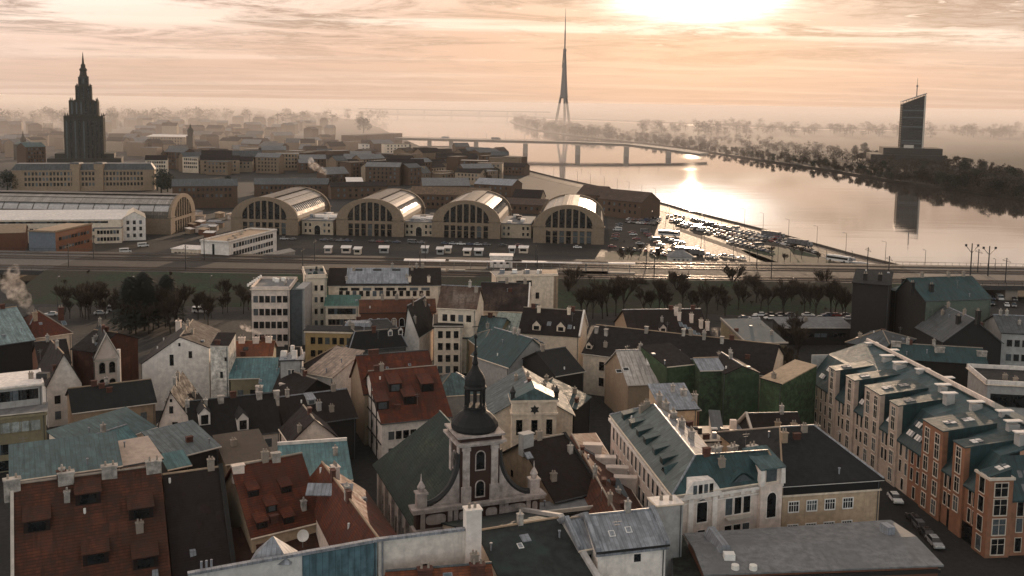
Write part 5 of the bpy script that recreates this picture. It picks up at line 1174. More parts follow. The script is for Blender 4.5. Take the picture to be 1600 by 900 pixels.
    MB().box(-3.1, -.8, 24.7, 3.1, 5.0, 25.3).build('tower_frieze', CB, r)
    cx, cy_ = 0, 2.1; a8 = pi/8
    MB().lathe([(3.15, 25.6), (3.42, 26.0), (3.3, 26.6), (2.8, 27.3), (2.15, 27.9), (1.65, 28.2), (1.55, 28.6), (1.7, 28.75)], 16, cx, cy_, a0=a8).build('onion_dome', DOME, r)
    for k in range(8):
        t = a8+k*pi/4; MB().cyl(cx+1.32*cos(t), cy_+1.32*sin(t), 28.7, 31.5, .19, .17, 6).build('lantern_column', DOME, r)
    MB().cyl(cx, cy_, 28.7, 29.0, 1.6, 1.6, 8).build('lantern_floor', DOME, r)
    MB().lathe([(1.55, 31.4), (1.7, 31.65), (1.5, 31.9), (1.55, 32.3), (1.45, 32.9), (1.1, 33.6), (.65, 34.2), (.36, 34.8), (.46, 35.1), (.34, 35.4), (.22, 36.2), (.34, 36.5), (.18, 36.8), (.11, 38.6), (.24, 38.8), (.24, 39.1), (.04, 39.3), (.035, 41.2)], 10, cx, cy_).build('spire', DOME, r)
    MB().box(cx-.5, cy_-.04, 40.3, cx+.5, cy_+.04, 40.42).build('weather_vane', DOME, r)
church()

# ------------------------------------------------------------------ roofs round the church
b = ridge_house('brown_gable_house', 'big brown tiled roof with a pale blank gable right beside the church tower', (812, 692), (884, 678), 19, 13, 10, PLT, M('sable_tiles', (.019, .010, .0075), .9, 'tile', .4))
b.chimneys([(0, 822, 694)], PLG, 2.0, 1.3, 1.8, 0); parapet(b, gable_right(b), .4, .4, PLD, 'gable_coping'); b.skylights([(0, 826, 712)], 1.0, 1.2, ZINC, SKYG); b.windows('d', 'r', 2, [10, 12.5], .6, 1.1, 'bare')
V = {'r': P(893, 678, 15), 's': P(962, 800, 15), 'a': P(880, 700, 12), 'b': P(905, 812, 11), 'c': P(1008, 800, 11), 'd': P(930, 676, 11)}
b = Bld('rust_slope_house', 'rusty red roof slope falling to the lane, with stepped grey chimney walls along it', 'house', V, [['a', 'b', 's', 'r'], ['c', 'd', 'r', 's']], PLD, M('rusty_tiles', (.10, .034, .018), .9, 'tile', .4, step=.5))
for px, py, w_ in ((926, 706, 3.0), (946, 726, 3.2), (964, 742, 3.4), (977, 758, 3.4)):
    p_, n_ = b.hit(1, px, py); b.add(MB().cbox(0, 0, -2, w_, 1.2, 3.2).cbox(0, 0, 1.2, w_+.3, 1.5, .25), 'chimney_wall', PLP, p_, -.05)
b.skylights([(1, 921, 706)], .8, 2.0)
b = house('zinc_lean_to', 'low grey sheet lean-to roof behind the narrow loggia wing', 'shed', (922, 788), (985, 782), 12.2, 5, PLD, ZINCD, 'shed', 1.6)
b = house('low_wall_house', 'low house with pale parapet roofs between mossy black roof and church', 'house', (838, 806), (935, 795), 12.5, 4.5, PLD, FELT, 'flat'); parapet(b, [AB], .5, .4, TRIM)

# ------------------------------------------------------------------ the corner house with the green mansard roof
def corner_house():
    A = P(1050, 774, 17); B = P(1222, 749, 17); D = P(953, 648, 17); R1 = P(1086, 712, 20.6); R2 = P(1200, 704, 20.6); R3 = P(1022, 632, 21)
    f = (B-A).normalized(); g_ = (D-A).normalized()
    H = R1+Vector((5.5, 4.0, 0)); H.z = 17; G = R2+Vector((-1.0, 5.5, 0)); G.z = 17; E = R3+Vector((6.5, 2.0, 0)); E.z = 17
    V = dict(A=A, B=B, D=D, R1=R1, R2=R2, R3=R3, H=H, G=G, E=E)
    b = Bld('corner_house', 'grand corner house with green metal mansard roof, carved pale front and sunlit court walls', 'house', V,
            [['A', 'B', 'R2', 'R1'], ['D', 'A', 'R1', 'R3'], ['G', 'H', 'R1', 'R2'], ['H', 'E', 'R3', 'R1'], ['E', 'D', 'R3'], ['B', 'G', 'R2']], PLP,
            [TEALD, M('patina_seam', (.10, .125, .12), .6, 'seam', .3, step=.6), ZINC, ZINC, M('patina_seam', (0, 0, 0)), TEALD], oh=.3)  # court-side slopes given paler zinc for the sunlight they catch
    b.windows('A', 'B', 1, [12.2], 1.7, 2.6, 'round', PLW, GLASSD, us=[.27]); b.windows('A', 'B', 1, [12.6], 1.2, 2.5, 'thin', PLW, GLASSD, us=[.52, .605, .69]); b.windows('A', 'B', 1, [8.6], 1.2, 2.4, 'thin', PLW, GLASSD, us=[.27, .52, .605, .69, .9]); b.windows('A', 'B', 1, [11.8], 1.6, 2.8, 'round', PLW, GLASSD, us=[.9])
    b.windows('D', 'A', 14, [13.2, 9.2, 5.2, 1.4], 1.1, 2.3, 'thin', PLW, GLASSD, m=.03); b.band([('A', 'B'), ('D', 'A')], 16.0, .45, .45, PLW); b.band([('A', 'B')], 15.2, .2, .2, PLW, 'string_course')
    a_, b_ = b.W['A'], b.W['B']; d_ = Vector((b_.x-a_.x, b_.y-a_.y, 0)); L = d_.length; ang = atan2(d_.y, d_.x)
    def fr(u): return (a_.x+d_.x*u, a_.y+d_.y*u, 0)
    for u in (.16, .38): b.add(MB().box(-.4, -.35, 0, .4, 0, 15.9), 'pilaster', PLW, fr(u), ang)
    # curved gable over the entrance bay
    mb = MB(); o = [(-3.2, 16.4), (-2.4, 17.6), (-1.6, 18.6), (1.6, 18.6), (2.4, 17.6), (3.2, 16.4)]
    mb.mesh([(x, -.45, z) for x, z in o]+[(x, 2.4, z) for x, z in o], [tuple(range(5, -1, -1))[::-1]]+[(k, 6+k, 6+k+1, k+1) for k in range(5)])
    g1 = b.add(mb, 'front_gable', PLW, fr(.26), ang)
    for x in (-1.35, -.45, .45, 1.35): link('gable_window', MB().box(-.3, -.5, 16.7, .3, -.4, 18.0).data('gable_window', [GLASSD]), g1, (x, 0, 0))
    # tower bay on the right with its own roof
    t = b.add(MB().box(-1.9, -.7, 0, 1.9, 3.0, 16.6), 'tower_bay', PLP, fr(.90), ang)
    add_window(b.root, (fr(.9)[0]+.72*sin(ang), fr(.9)[1]-.74*cos(ang), 11.6), ang, 1.6, 3.0, 'round', PLW, GLASSD)
    d1 = b.add(MB().box(-1.7, -.5, 16.6, 1.7, 3.0, 19.2), 'dormer', PLP, fr(.90), ang); link('dormer_window', MB().box(-.9, -.56, 17.0, .9, -.45, 18.9).data('dormer_window', [GLASSD]), d1)
    for x in (-1.8, 1.8): link('dormer_pier', MB().box(x-.4, -.95, 16.6, x+.4, -.1, 19.0, 0, .06, .06).data('dormer_pier', [PLW]), d1)
    link('dormer_roof', MB().slab([(-2.2, -1.0, 19.2), (2.2, -1.0, 19.2), (2.2, 4, 20.8), (-2.2, 4, 20.8)], .2).data('dormer_roof', [TEALG]), d1)
    for k in range(4): b.add(MB().box(-.35, -.3, 15.55, .35, .1, 16.0), 'bracket', PLW, fr(.44+.1*k), ang)
    b.add(MB().box(-2.1, -.75, 12.0, 2.1, 0, 12.3), 'balcony_sill', TRIM, fr(.605), ang)
    # eyebrow dormers
    def eyebrow(fi, px, py, wd, ht, depth):
        p, n = b.hit(fi, px, py); dn = Vector((n.x, n.y, 0)).normalized(); a2 = atan2(dn.x, -dn.y); N = 10
        c = [(wd*(k/N-.5), ht*sin(pi*k/N)**1.2) for k in range(N+1)]
        mb = MB(); vs = [(x, -.1, z-.1) for x, z in c]+[(x, depth, z+depth*.3) for x, z in c]
        mb.mesh(vs, [(k, k+1, N+2+k, N+1+k) for k in range(N)]); o = b.add(mb, 'eyebrow_dormer', TEALD, p, a2)
        link('dormer_window', MB().poly([(x*.75, -.02, z*.8-.1) for x, z in c]).data('dormer_window', [GLASSD]), o)
    eyebrow(0, 1160, 752, 4.4, 1.4, 4.5); eyebrow(1, 1037, 738, 2.2, .9, 3)
    b.dormers([(1, 973, 655), (1, 985, 668), (1, 996, 681), (1, 1007, 693), (1, 1021, 709), (1, 1033, 724)], 1.7, 1.0, 'shed', M('patina_seam', (.1, .1, .1)), TEALD)
    b.chimneys([(3, 1030, 628), (3, 1040, 640), (3, 1052, 655), (3, 1065, 668), (3, 1080, 685)], SOOT, 1.2, .8, 1.3, 2)
    # lit court wings behind the ridge
    q = R1+Vector((8, 5, 0)); 
    for k in range(5): b.add(MB().cbox(0, 0, 0, random.uniform(.7, 1.6), random.uniform(.6, 1.2), random.uniform(1, 2.2)), 'roof_vent', random.choice([PLW, PLW, ZINC, IRON]), (b.L['G']*(k/5)+b.L['H']*(1-k/5))+Vector((0, 1.2, -.4)))
    b.chimneys([(2, 1120, 703), (2, 1145, 702), (2, 1175, 701)], SOOT, 1.6, .8, .5, 2)
    return b
corner_house()
b = house('court_wing', 'small zinc-roofed court wing with an orange wall behind the green mansard house', 'house', (1075, 642), (1096, 640), 15.5, 9, PLBR, ZINC, 'shed', 2.0); b.chimneys([(0, 1085, 628)], SOOT)
b = house('court_wing', 'zinc-roofed court wing right behind the ridge of the green mansard house', 'house', (1033, 641), (1093, 639), 16.2, 9, PLB, ZINC, 'shed', 2.4); b.chimneys([(0, 1068, 618)], SOOT, 1, .8, 1.2, 1)
b = house('court_tower', 'pale square court block with a dark zinc top, sunlit on one side', 'house', (1112, 672), (1131, 673), 15.4, 8, PLP, ZINCD, 'shed', 1.2)
b = house('court_block', 'bright pale terrace block with vents in the court of the green mansard house', 'house', (1090, 690), (1165, 688), 14.8, 8, PLW, PLC, 'flat'); 
for k in range(9): b.add(MB().cbox(0, 0, 0, random.uniform(.5, 1.6), random.uniform(.5, 1.2), random.uniform(.5, 1.8)), 'roof_vent', random.choice([PLW, IRON, PLP, ZINC]), (random.uniform(-4.5, 4.5), random.uniform(-3, 3), 14.8))
b = house('court_house', 'brown rough gabled house among dark yards right of the green mansard house', 'house', (1178, 690), (1262, 688), 11.5, 10, PLD, BRN, 'gable', 3.6); parapet(b, gable_left(b), .4, .4, TRIM, 'gable_coping'); b.chimneys([(0, 1215, 672), (0, 1240, 674)], PLT)
b = house('zinc_shed', 'small shed with one light zinc roof slope by the green ivy walls', 'shed', (1148, 688), (1176, 690), 10.2, 5, PLD, ZINC, 'shed', 1.5)
# --- the beige house with the black hipped roof
b = house('black_hip_house', 'beige house with four white windows under a wide black hipped roof', 'house', (1223, 758), (1381, 747.5), 16, 24, PLB, M('black_tiles', (.0075, .009, .0095), .8, 'tile', .5, step=.5), 'hip', 4.6, ins=.16)
b.windows('a', 'b', 1, [11.6], 1.55, 1.5, 'grid', WHITE, GLASSD, us=[.115, .30, .485, .67]); b.windows('a', 'b', 1, [8], 1.55, 1.5, 'grid', WHITE, GLASSD, us=[.115, .30, .485, .67])
b.band([AB, BC], 15.6, .3, .4, PLW); b.band([AB, BC], 14.0, .25, .2, PLC, 'string_course'); A_, B_ = b.W['a'], b.W['b']; ang = atan2(B_.y-A_.y, B_.x-A_.x); L_ = (B_-A_).length
b.add(MB().box(.05, -.08, 14.26, L_-.05, .0, 15.58), 'dark_frieze', BLK, (A_.x, A_.y, 0), ang)
b.chimneys([(0, 1225, 690)], PLT)

# ------------------------------------------------------------------ the modern terrace with the tall bays
def bay_terrace():
    A = P(1540, 870, 0); Dp = P(1262, 655, 0); v = (Dp-A); L = v.length; v.normalize(); ang = atan2(v.y, v.x)-pi/2
    r = thing('bay_terrace', 'modern terrace with tall bays rising through a dark teal roof, pink-grey turning to orange', 'apartment building', (A.x, A.y, 0), ang)
    PK = M('pink_grey_render', (.44, .345, .28), .9, 'plaster', .12); OR = M('orange_render', (.25, .12, .07), .9, 'plaster', .15); FRM = M('cream_frame', (.55, .48, .40), .8, 'plain', .08)
    TS = M('dark_teal_sheet', (.018, .046, .050), .55, 'seam', .25, step=.8); TL = M('teal_grey_sheet', (.045, .082, .088), .5, 'seam', .25, step=.9); W_ = 21.0
    sp = L*.36
    # local: x to the right across the depth, y along the lane away from the camera
    MB().box(.02, .02, 0, W_, sp, 9.4).build('wall', OR, r); MB().box(.02, sp, 0, W_, L, 9.4).build('wall', PK, r)
    mb = MB().slab([(-.3, -.3, 9.4), (-.3, L, 9.4), (4.2, L, 15.3), (4.2, 4.2, 15.3)][::-1], .3); mb.build('lower_roof', TS, r)
    MB().slab([(-.3, -.3, 9.4), (4.2, 4.2, 15.3), (W_, 4.2, 15.3), (W_, -.3, 9.4)][::-1], .3).build('end_roof', TS, r)
    MB().slab([(4.2, 4.2, 15.3), (4.2, L, 15.3), (13, L, 18.2), (13, 4.2, 17.6)][::-1], .3).slab([(13, 4.2, 17.6), (13, L, 18.2), (W_, L, 15.5), (W_, 4.2, 15.3)][::-1], .3).build('upper_roof', TL, r)
    MB().box(.3, L-.02, 0, W_, L+.3, 15.2).build('rear_wall', PLG, r)
    MB().bar((13, 4.2, 17.8), (13, L, 18.4), .22).build('ridge_cap', TS, r)
    bays = ((.02, .135, 12.2, 0), (.15, .20, 15.4, 1), (.268, .325, 15.7, 1), (.389, .482, 16.0, 2), (.535, .582, 16.0, 1), (.709, .804, 16.3, 2), (.851, .90, 15.8, 1), (.962, 1.0, 13.4, 1))
    for t0, t1, zt, nc in bays:
        y0, y1 = L*(1-t1), L*(1-t0); mat = OR if t0 > .63 else PK
        if nc == 0: continue
        dep = 9.5 if zt > 14 else 3.4
        bx = MB(); bx.box(-.35, y0, 0, .6, y1, zt-.02); ob = bx.build('bay', mat, r)
        mb = MB()
        vs = [(-.33, y0+.02, 9.2), (dep, y0+.02, 9.2), (dep, y0+.02, zt+1.2), (-.33, y0+.02, zt), (-.33, y1-.02, 9.2), (dep, y1-.02, 9.2), (dep, y1-.02, zt+1.2), (-.33, y1-.02, zt)]
        vs[0] = (.6, y0+.02, 9.2); vs[4] = (.6, y1-.02, 9.2)
        mb.mesh([(.58, y0-.03, 9.2), (dep, y0-.03, 9.2), (dep, y0-.03, zt+1.2), (.58, y0-.03, zt+.02)], [(0, 1, 2, 3)]); mb.mesh([(.58, y1+.03, 9.2), (dep, y1+.03, 9.2), (dep, y1+.03, zt+1.2), (.58, y1+.03, zt+.02)], [(3, 2, 1, 0)])
        mb.slab([(-.5, y0-.12, zt), (-.5, y1+.12, zt), (dep, y1+.12, zt+1.25), (dep, y0-.12, zt+1.25)][::-1], .18)
        link('bay_cladding', mb.data('bay_cladding', [TS]), ob)
        for c_ in range(nc):
            y = y0+(y1-y0)*(c_+.5)/nc
            for z in (.7, 4.1, 7.5, 10.8, 13.5):
                if z+1.7 < zt and not (z < 2 and t0 > .8): add_window(r, (-.37, y, z), -pi/2, 1.35, 2.5 if z < 13 else 1.7, 'cross', FRM, GLASSD)
        # skylights on the bay's roof
        for q in range(2 if nc == 2 else 1):
            sk = MB()
            for i in range(2):
                for j in range(2): xx = 2.2+q*3.4+i*1.0; yy = (y0+y1)/2+(j-.5)*.8; zz_ = zt+1.25*(xx+.5)/(dep+.5); sk = MB().box(-.42, -.32, 0, .42, .32, .1); o = sk.build('skylight', WROOF if random.random() < .35 else SKYG, r, (xx, yy, zz_+.02)); o.rotation_euler = (0, -atan2(1.25, dep+.5), 0)
    def wcol(t, zs, w=.75, h=2.3):
        for z in zs: add_window(r, (-.0, L*(1-t), z), -pi/2, w, h, 'thin', FRM, GLASSD)
    for t in (.025, .06, .095, .128): wcol(t, (.9, 3.9, 6.8), .85, 2.2)
    for t in (.225, .25, .345, .37, .50, .52, .60, .63, .66, .69, .82, .84, .925, .945): wcol(t, (3.6, 6.7), .85, 2.3)
    for t in (.24, .36, .615, .675): wcol(t, (.4,), .9, 2.2)
    for t, w_ in ((.765, 5.5), (.86, 3.6), (.93, 4.2)): MB().box(-.06, -w_/2, 0, .05, w_/2, 3.2).build('gateway', GLASSD, r, (0, L*(1-t), 0))
    # corner pavilion and the end wall
    pv = MB().box(-.5, -.5, 0, 3.6, 3.3, 13.0).build('corner_bay', OR, r)
    link('corner_parapet', MB().box(-.7, -.7, 12.99, 3.8, -.3, 13.4).box(-.7, -.3, 12.99, -.3, 3.5, 13.4).box(3.4, -.3, 12.99, 3.8, 3.5, 13.4).data('corner_parapet', [FRM]), pv)
    for z in (.6, 3.9, 7.2, 10.3): add_window(r, (1.55, -.52, z), 0, 2.2, 2.6 if z < 10 else 2.2, 'cross', FRM, GLASSD); add_window(r, (-.52, 1.4, z), -pi/2, 1.4, 2.5, 'thin', FRM, GLASSD)
    for x in (5.4, 8.2, 11.2, 14, 17): 
        for z in (.7, 4.0, 6.7): add_window(r, (x, 0, z), 0, 1.1 if x < 6 else 1.8, 2.3, 'thin', FRM, GLASSD)
    for i in range(3):
        for j in range(2):
            o = MB().box(-.38, -.6, 0, .38, .6, .1).build('skylight', SKYG, r, (6.5+i*1.05, 1.0+j*1.35, 11.0+j*1.75)); o.rotation_euler = (radians(53), 0, 0)
    # sloping glass between the bays
    for t in (.065, .62, .66, .345, .51):
        for j in range(3):
            for i in range(2):
                o = MB().box(-.55, -.3, 0, .55, .3, .1).build('skylight', WROOF if (i+j) % 3 else SKYG, r, (1.0+i*1.3, L*(1-t)+(j-1)*.8, 10.0+.35*0+1.31*(1.0+i*1.3)+.15)); o.rotation_euler = (0, -radians(52.7), 0)
    for k in range(12):
        o = MB().cbox(0, 0, -1.2, random.uniform(1.2, 2.8), random.uniform(.8, 1.6), random.uniform(2.2, 2.8)); x = random.choice([9, 11, 13, 15]); o.build('chimney', PLG, r, (x, 6+k*(L-9)/11, 17.0 if x < 14 else 16.7))
        MB().cbox(0, 0, 0, 3.0, 1.2, .18).build('chimney_cap', WROOF, r, (x, 6+k*(L-9)/11, 18.55 if x < 14 else 18.3))
    MB().box(13.2, L*.30, 16.2, 13.6, L, 19.0).build('firewall', PLP, r)
bay_terrace()
# ------------------------------------------------------------------ trees
TWIG = M('winter_twigs', (0.050, 0.035, 0.024), 0.95, 'plain', 0.3)
BARK = M('dark_bark', (0.030, 0.023, 0.018), 0.95, 'plain', 0.3)
PINE = M('dark_needles', (0.012, 0.018, 0.012), 0.95, 'plain', 0.4)
FTW = M('far_twigs', (0.040, 0.032, 0.024), 0.95, 'plain', 0.3)
FGR = M('far_evergreen', (0.016, 0.026, 0.018), 0.95, 'plain', 0.3)
def bare_tree(seed, H):
    rd = random.Random(seed); tr = MB(); cr = MB()
    def grow(p, d, L, r, lv):
        d = d.normalized(); q = p+d*L; (tr if lv < 2 else cr).bar(p, q, r, r*.66, 5 if lv < 2 else 3)
        if lv >= 4:
            return
        n = (4, 4, 4, 3)[lv] if lv else 7
        for k in range(n):
            s = d.orthogonal().normalized(); s.rotate(Matrix.Rotation(rd.uniform(0, 2*pi), 3, d))
            nd = d*.8+s*rd.uniform(.25, .65)+Vector((0, 0, .22)); t = rd.uniform(.35, 1.0) if lv else rd.uniform(.55, 1.0)
            grow(p+d*L*t, nd, L*rd.uniform(.55, .8), r*.55, lv+1)
            if lv == 3:
                for j in range(6):
                    e = nd.normalized()*L*rd.uniform(.5, .9)+Vector((rd.uniform(-.4, .4), rd.uniform(-.4, .4), rd.uniform(-.2, .4)))*L*.5
                    b_ = p+d*L*rd.uniform(.2, 1); w_ = Vector((rd.uniform(-1, 1), rd.uniform(-1, 1), rd.uniform(-1, 1))).normalized()*.045
                    cr.poly([b_-w_, b_+w_, b_+e])
    grow(Vector((0, 0, 0)), Vector((rd.uniform(-.08, .08), rd.uniform(-.08, .08), 1)), H*.33, H*.017, 0)
    return tr.data('trunk', [BARK]), cr.data('crown', [TWIG])
def fir_tree(seed, H):
    rd = random.Random(seed); tr = MB().cyl(0, 0, 0, H*.9, .22, .04, 6); cr = MB()
    for k in range(2600):
        t = rd.random()**.8; z = H*(.12+.88*t); r = (H*.30*(1-t)**.7+.15)*rd.uniform(.3, 1.0)*(1+.25*sin(9*t)); a = rd.uniform(0, 2*pi)
        c = Vector((r*cos(a), r*sin(a), z)); e = Vector((cos(a), sin(a), -.35))*rd.uniform(.6, 1.3); s = Vector((-sin(a), cos(a), rd.uniform(-.3, .3)))*rd.uniform(.2, .5)
        cr.poly([c-s, c+s, c+e])
    return tr.data('trunk', [BARK]), cr.data('crown', [PINE])
NEAR = [bare_tree(s, 12+s % 3) for s in range(1, 7)]
FIR = [fir_tree(s, 13) for s in (21, 22)]
def plant(px, py, meshes, label, cat='tree', group=None, s=1.0, z=0.0, name='bare_tree', world=None):
    p = world if world is not None else P(px, py, z); r = thing(name, label, cat, (p.x, p.y, z), random.uniform(0, 6.28), group); r.scale = (s, s, s*random.uniform(.92, 1.1))
    link('trunk', meshes[0], r); link('crown', meshes[1], r); return r
rt = random.Random(5)
GT = 'bare trees along the foot of the railway bank'
for k in range(48):
    px = 885+k*9.3+rt.uniform(-5, 5)
    if px > 1330: break
    plant(px, rt.choice([498, 494, 488, 482, 476, 470, 464]), NEAR[k % 6], 'leafless brown tree in the belt along the foot of the railway bank', group=GT, s=rt.uniform(.7, 1.3))
for k in range(26):
    plant(rt.choice([rt.uniform(275, 392), rt.uniform(95, 180)]), rt.uniform(474, 500), NEAR[k % 6], 'thin leafless tree beside the street below the grass bank', group='bare trees by the left street', s=rt.uniform(.6, 1.05))
for k, (px, py, s) in enumerate(((205, 520, 1.35), (226, 516, 1.5), (248, 512, 1.35), (262, 505, 1.25), (190, 512, 1.1), (236, 500, 1.2))):
    plant(px, py, FIR[k % 2] if k in (0, 1, 3) else NEAR[k % 6], 'dense dark evergreen in the clump left of the white gabled house' if k in (0, 1, 3) else 'bare tree inside the dark evergreen clump', group='evergreens in the left clump' if k in (0, 1, 3) else 'bare trees in the left clump', s=s, name='evergreen_tree' if k in (0, 1, 3) else 'bare_tree')
for k in range(22):
    plant(rt.gauss(235, 42), rt.uniform(496, 522), NEAR[k % 6], 'dark leafless tree crowding round the evergreen clump', group='bare trees round the left clump', s=rt.uniform(.8, 1.2))
for k in range(16):
    plant(rt.uniform(1155, 1262), rt.uniform(540, 640), NEAR[k % 6], 'leafless tree in the dark yard between ivy walls and bay terrace', group='bare trees in the dark yard', s=rt.uniform(.7, 1.05))
for k, (px, py) in enumerate(((1225, 412), (1252, 405), (1278, 410), (1240, 398), (1205, 402))):
    plant(px, py, NEAR[k], 'small leafless tree on the grass island of the forecourt', group='bare trees on the grass island', s=.55)
plant(1284, 432, NEAR[2], 'lone bare bush-like tree by the fence beside the wet forecourt', s=.6)
for k in range(10): plant(rt.uniform(950, 1085), rt.uniform(396, 416), NEAR[k % 6], 'small bare tree on the dark grass before the riverside hall', group='bare trees before the riverside hall', s=rt.uniform(.4, .65))
for k in range(6): plant(rt.uniform(1440, 1530), rt.uniform(478, 492), NEAR[k % 6], 'bare tree on the green slope under the railway bridge', group='bare trees under the railway bridge', s=rt.uniform(.5, .8))
for k in range(46):
    px = rt.uniform(100, 1320)
    if 385 < px < 880: continue
    p_ = P(px, 470, 0); yy = rt.uniform(342, 368); zz_ = (yy-338)/33*6
    plant(0, 0, NEAR[k % 6], 'small leafless shrub on the slope of the railway bank', 'shrub', 'shrubs on the slope', rt.uniform(.16, .34), zz_-.05, 'shrub', Vector((p_.x*yy/p_.y, yy, zz_)))
def far_tree(seed, ev=False):
    rd = random.Random(seed); mb = MB().cyl(0, 0, 0, 9, .4, .2, 5); lobes = [(rd.uniform(-2.6, 2.6), rd.uniform(-2.6, 2.6), rd.uniform(3.5, 10.5), rd.uniform(1.8, 3.2)) for _ in range(9)]
    for k in range(760):
        x, y, z, r = rd.choice(lobes); v = Vector((rd.gauss(0, 1), rd.gauss(0, 1), rd.gauss(0, 1))).normalized()*r*rd.uniform(.5, 1.05)+Vector((x, y, z))
        a = Vector((rd.uniform(-1, 1), rd.uniform(-1, 1), rd.uniform(-1, 1))).normalized()*rd.uniform(.4, .95); b_ = a.orthogonal().normalized()*rd.uniform(.15, .5)
        mb.poly([v-b_, v+b_, v+a*1.6])
    return mb
FAR = [far_tree(s) for s in range(40, 46)]
FARM = [m_.data('tree', [FTW]) for m_ in FAR]; FARE = [far_tree(s).data('tree', [FGR]) for s in (50, 51, 52)]
def farplant(px, py, z, label, group, s, ev=False):
    p = P(px, py, z); o = link('tree', rt.choice(FARE if ev else FARM), None, (p.x, p.y, z), rt.uniform(0, 6.28)); o.scale = (s*rt.uniform(.9, 1.3), s*rt.uniform(.9, 1.3), s*rt.uniform(.85, 1.15)); tag(o, label, 'tree', group)
def shore_y(px):
    pts = ((796, 190), (838, 204), (880, 211), (930, 217), (1010, 225), (1100, 237), (1200, 253), (1290, 266), (1400, 285), (1500, 298), (1600, 313), (1750, 336))
    for (a, b), (c, d) in zip(pts, pts[1:]):
        if a <= px <= c: return b+(d-b)*(px-a)/(c-a)
    return 330
for k in range(110):
    px = 960+(k+rt.uniform(-.4, .4))*640/110; sy = shore_y(px)
    farplant(px, sy-rt.uniform(1, 7), -2.2, 'hazy tree standing along the water edge of the opposite bank', 'trees along the opposite bank', rt.uniform(.5, .9) if px < 1430 else rt.uniform(.8, 1.4), rt.random() < .3)
for k in range(90):
    px = rt.uniform(1330, 1620); sy = shore_y(px); farplant(px, sy-rt.uniform(8, 42), -2.2, 'dark tree in the wood at the foot of the slanting tower', 'trees round the slanting tower', rt.uniform(.7, 1.15), rt.random() < .5)
for k in range(60):
    px = rt.uniform(830, 1110); sy = shore_y(px); farplant(px, sy-rt.uniform(1, 12), -2.2, 'misty tree on the island below the needle tower', 'misty trees on the island', rt.uniform(.7, 1.2))
big = MB(); 
def scatter(n, fx, fy, z, s0, s1):
    for k in range(n):
        px = fx(); p = P(px, fy(px), z); m_ = rt.choice(FAR); s = rt.uniform(s0, s1); a = rt.uniform(0, 6.28); ca, sa = cos(a)*s, sin(a)*s
        i = len(big.v); st = 4; fs = m_.f[::st]
        for f in fs:
            j = len(big.v)
            for t in f:
                x, y, zz_ = m_.v[t]; big.v.append((p.x+(x*ca-y*sa)*1.5, p.y+(x*sa+y*ca)*1.5, z+zz_*s))
            big.f.append(tuple(range(j, j+len(f)))); big.m.append(0)
scatter(520, lambda: rt.uniform(960, 1640), lambda px: shore_y(px)-rt.uniform(6, 34)*(1 if px > 1100 else .5), -2.2, .6, 1.1)
scatter(420, lambda: rt.uniform(960, 1640), lambda px: shore_y(px)-rt.uniform(0, 12), -2.2, .3, .62)
scatter(200, lambda: rt.uniform(1000, 1650), lambda px: 196+rt.uniform(0, 14)+(px-1000)*.012, -2.0, 1.2, 2.6)
scatter(170, lambda: rt.uniform(800, 960), lambda px: shore_y(px)-rt.uniform(0, 14), -2.2, 1.0, 1.9)
scatter(160, lambda: rt.uniform(-60, 600), lambda px: 182+rt.uniform(0, 16), 0, 1.5, 3.2)
tag(big.build('far_wood', FTW), 'far woods melting into the haze', kind='stuff')
for k in range(70):
    px = rt.uniform(-20, 790); py = rt.uniform(200, 296)
    if py > 262 and px < 500: continue
    if px > 560 and py < 232: continue
    if 90 < px < 180: continue
    farplant(px, py, 0, 'brown bare tree between hazy tenements beyond the market', 'bare trees between the hazy tenements', rt.uniform(.7, 1.2), False)
for k, (px, py, s) in enumerate(((252, 304, 1.5), (262, 300, 1.3), (246, 298, 1.2), (12, 300, 1.3), (568, 208, 3.0), (360, 300, 1.0))):
    farplant(px, py, 0, ('big dark tree right of the long cream institute', 'big dark tree right of the long cream institute', 'big dark tree right of the long cream institute', 'dark tree at the far end of the long cream institute', 'round misty tree standing alone above the far water', 'dark tree behind the first market hall')[k], ('trees right of the institute' if k < 3 else None), s, True)

# ------------------------------------------------------------------ vehicles
PAINT = {n: M('car_paint_'+n, c, .3, 'plain', .05, spec=.6) for n, c in (('white', (.62, .61, .59)), ('silver', (.34, .34, .34)), ('black', (.015, .015, .016)), ('grey', (.10, .10, .105)), ('blue', (.03, .045, .08)), ('red', (.16, .02, .018)))}
TYRE = M('tyre_rubber', (.015, .015, .015), .8, 'plain', .1)
CARG = M('car_glass', (.012, .014, .016), .12, 'plain', .1, spec=.8)
LITE = M('lamp_lens', (.7, .68, .6), .3, 'plain', .05)
def extr(prof, w0, w1, mb, m):
    """side outline (x,z) with half widths at its low and high points"""
    zs = [z for x, z in prof]; z0, z1 = min(zs), max(zs); n = len(prof)
    hw = lambda z: w0+(w1-w0)*(z-z0)/(z1-z0)
    mb.mesh([(x, -hw(z), z) for x, z in prof]+[(x, hw(z), z) for x, z in prof], [tuple(range(n)), tuple(range(2*n-1, n-1, -1))]+[(k, n+k, n+(k+1) % n, (k+1) % n) for k in range(n)], m)
def wheels(mb, xs, hw, r=.32):
    for x in xs:
        for s in (-1, 1):
            n = 10; vs = [(x+r*cos(2*pi*k/n), s*hw-.1, r+r*sin(2*pi*k/n)) for k in range(n)]+[(x+r*cos(2*pi*k/n), s*hw+.1, r+r*sin(2*pi*k/n)) for k in range(n)]
            mb.mesh(vs, [(k, k+1 if k+1 < n else 0, n+(k+1) % n, n+k) for k in range(n)]+[tuple(range(n-1, -1, -1)), tuple(range(n, 2*n))], 2)
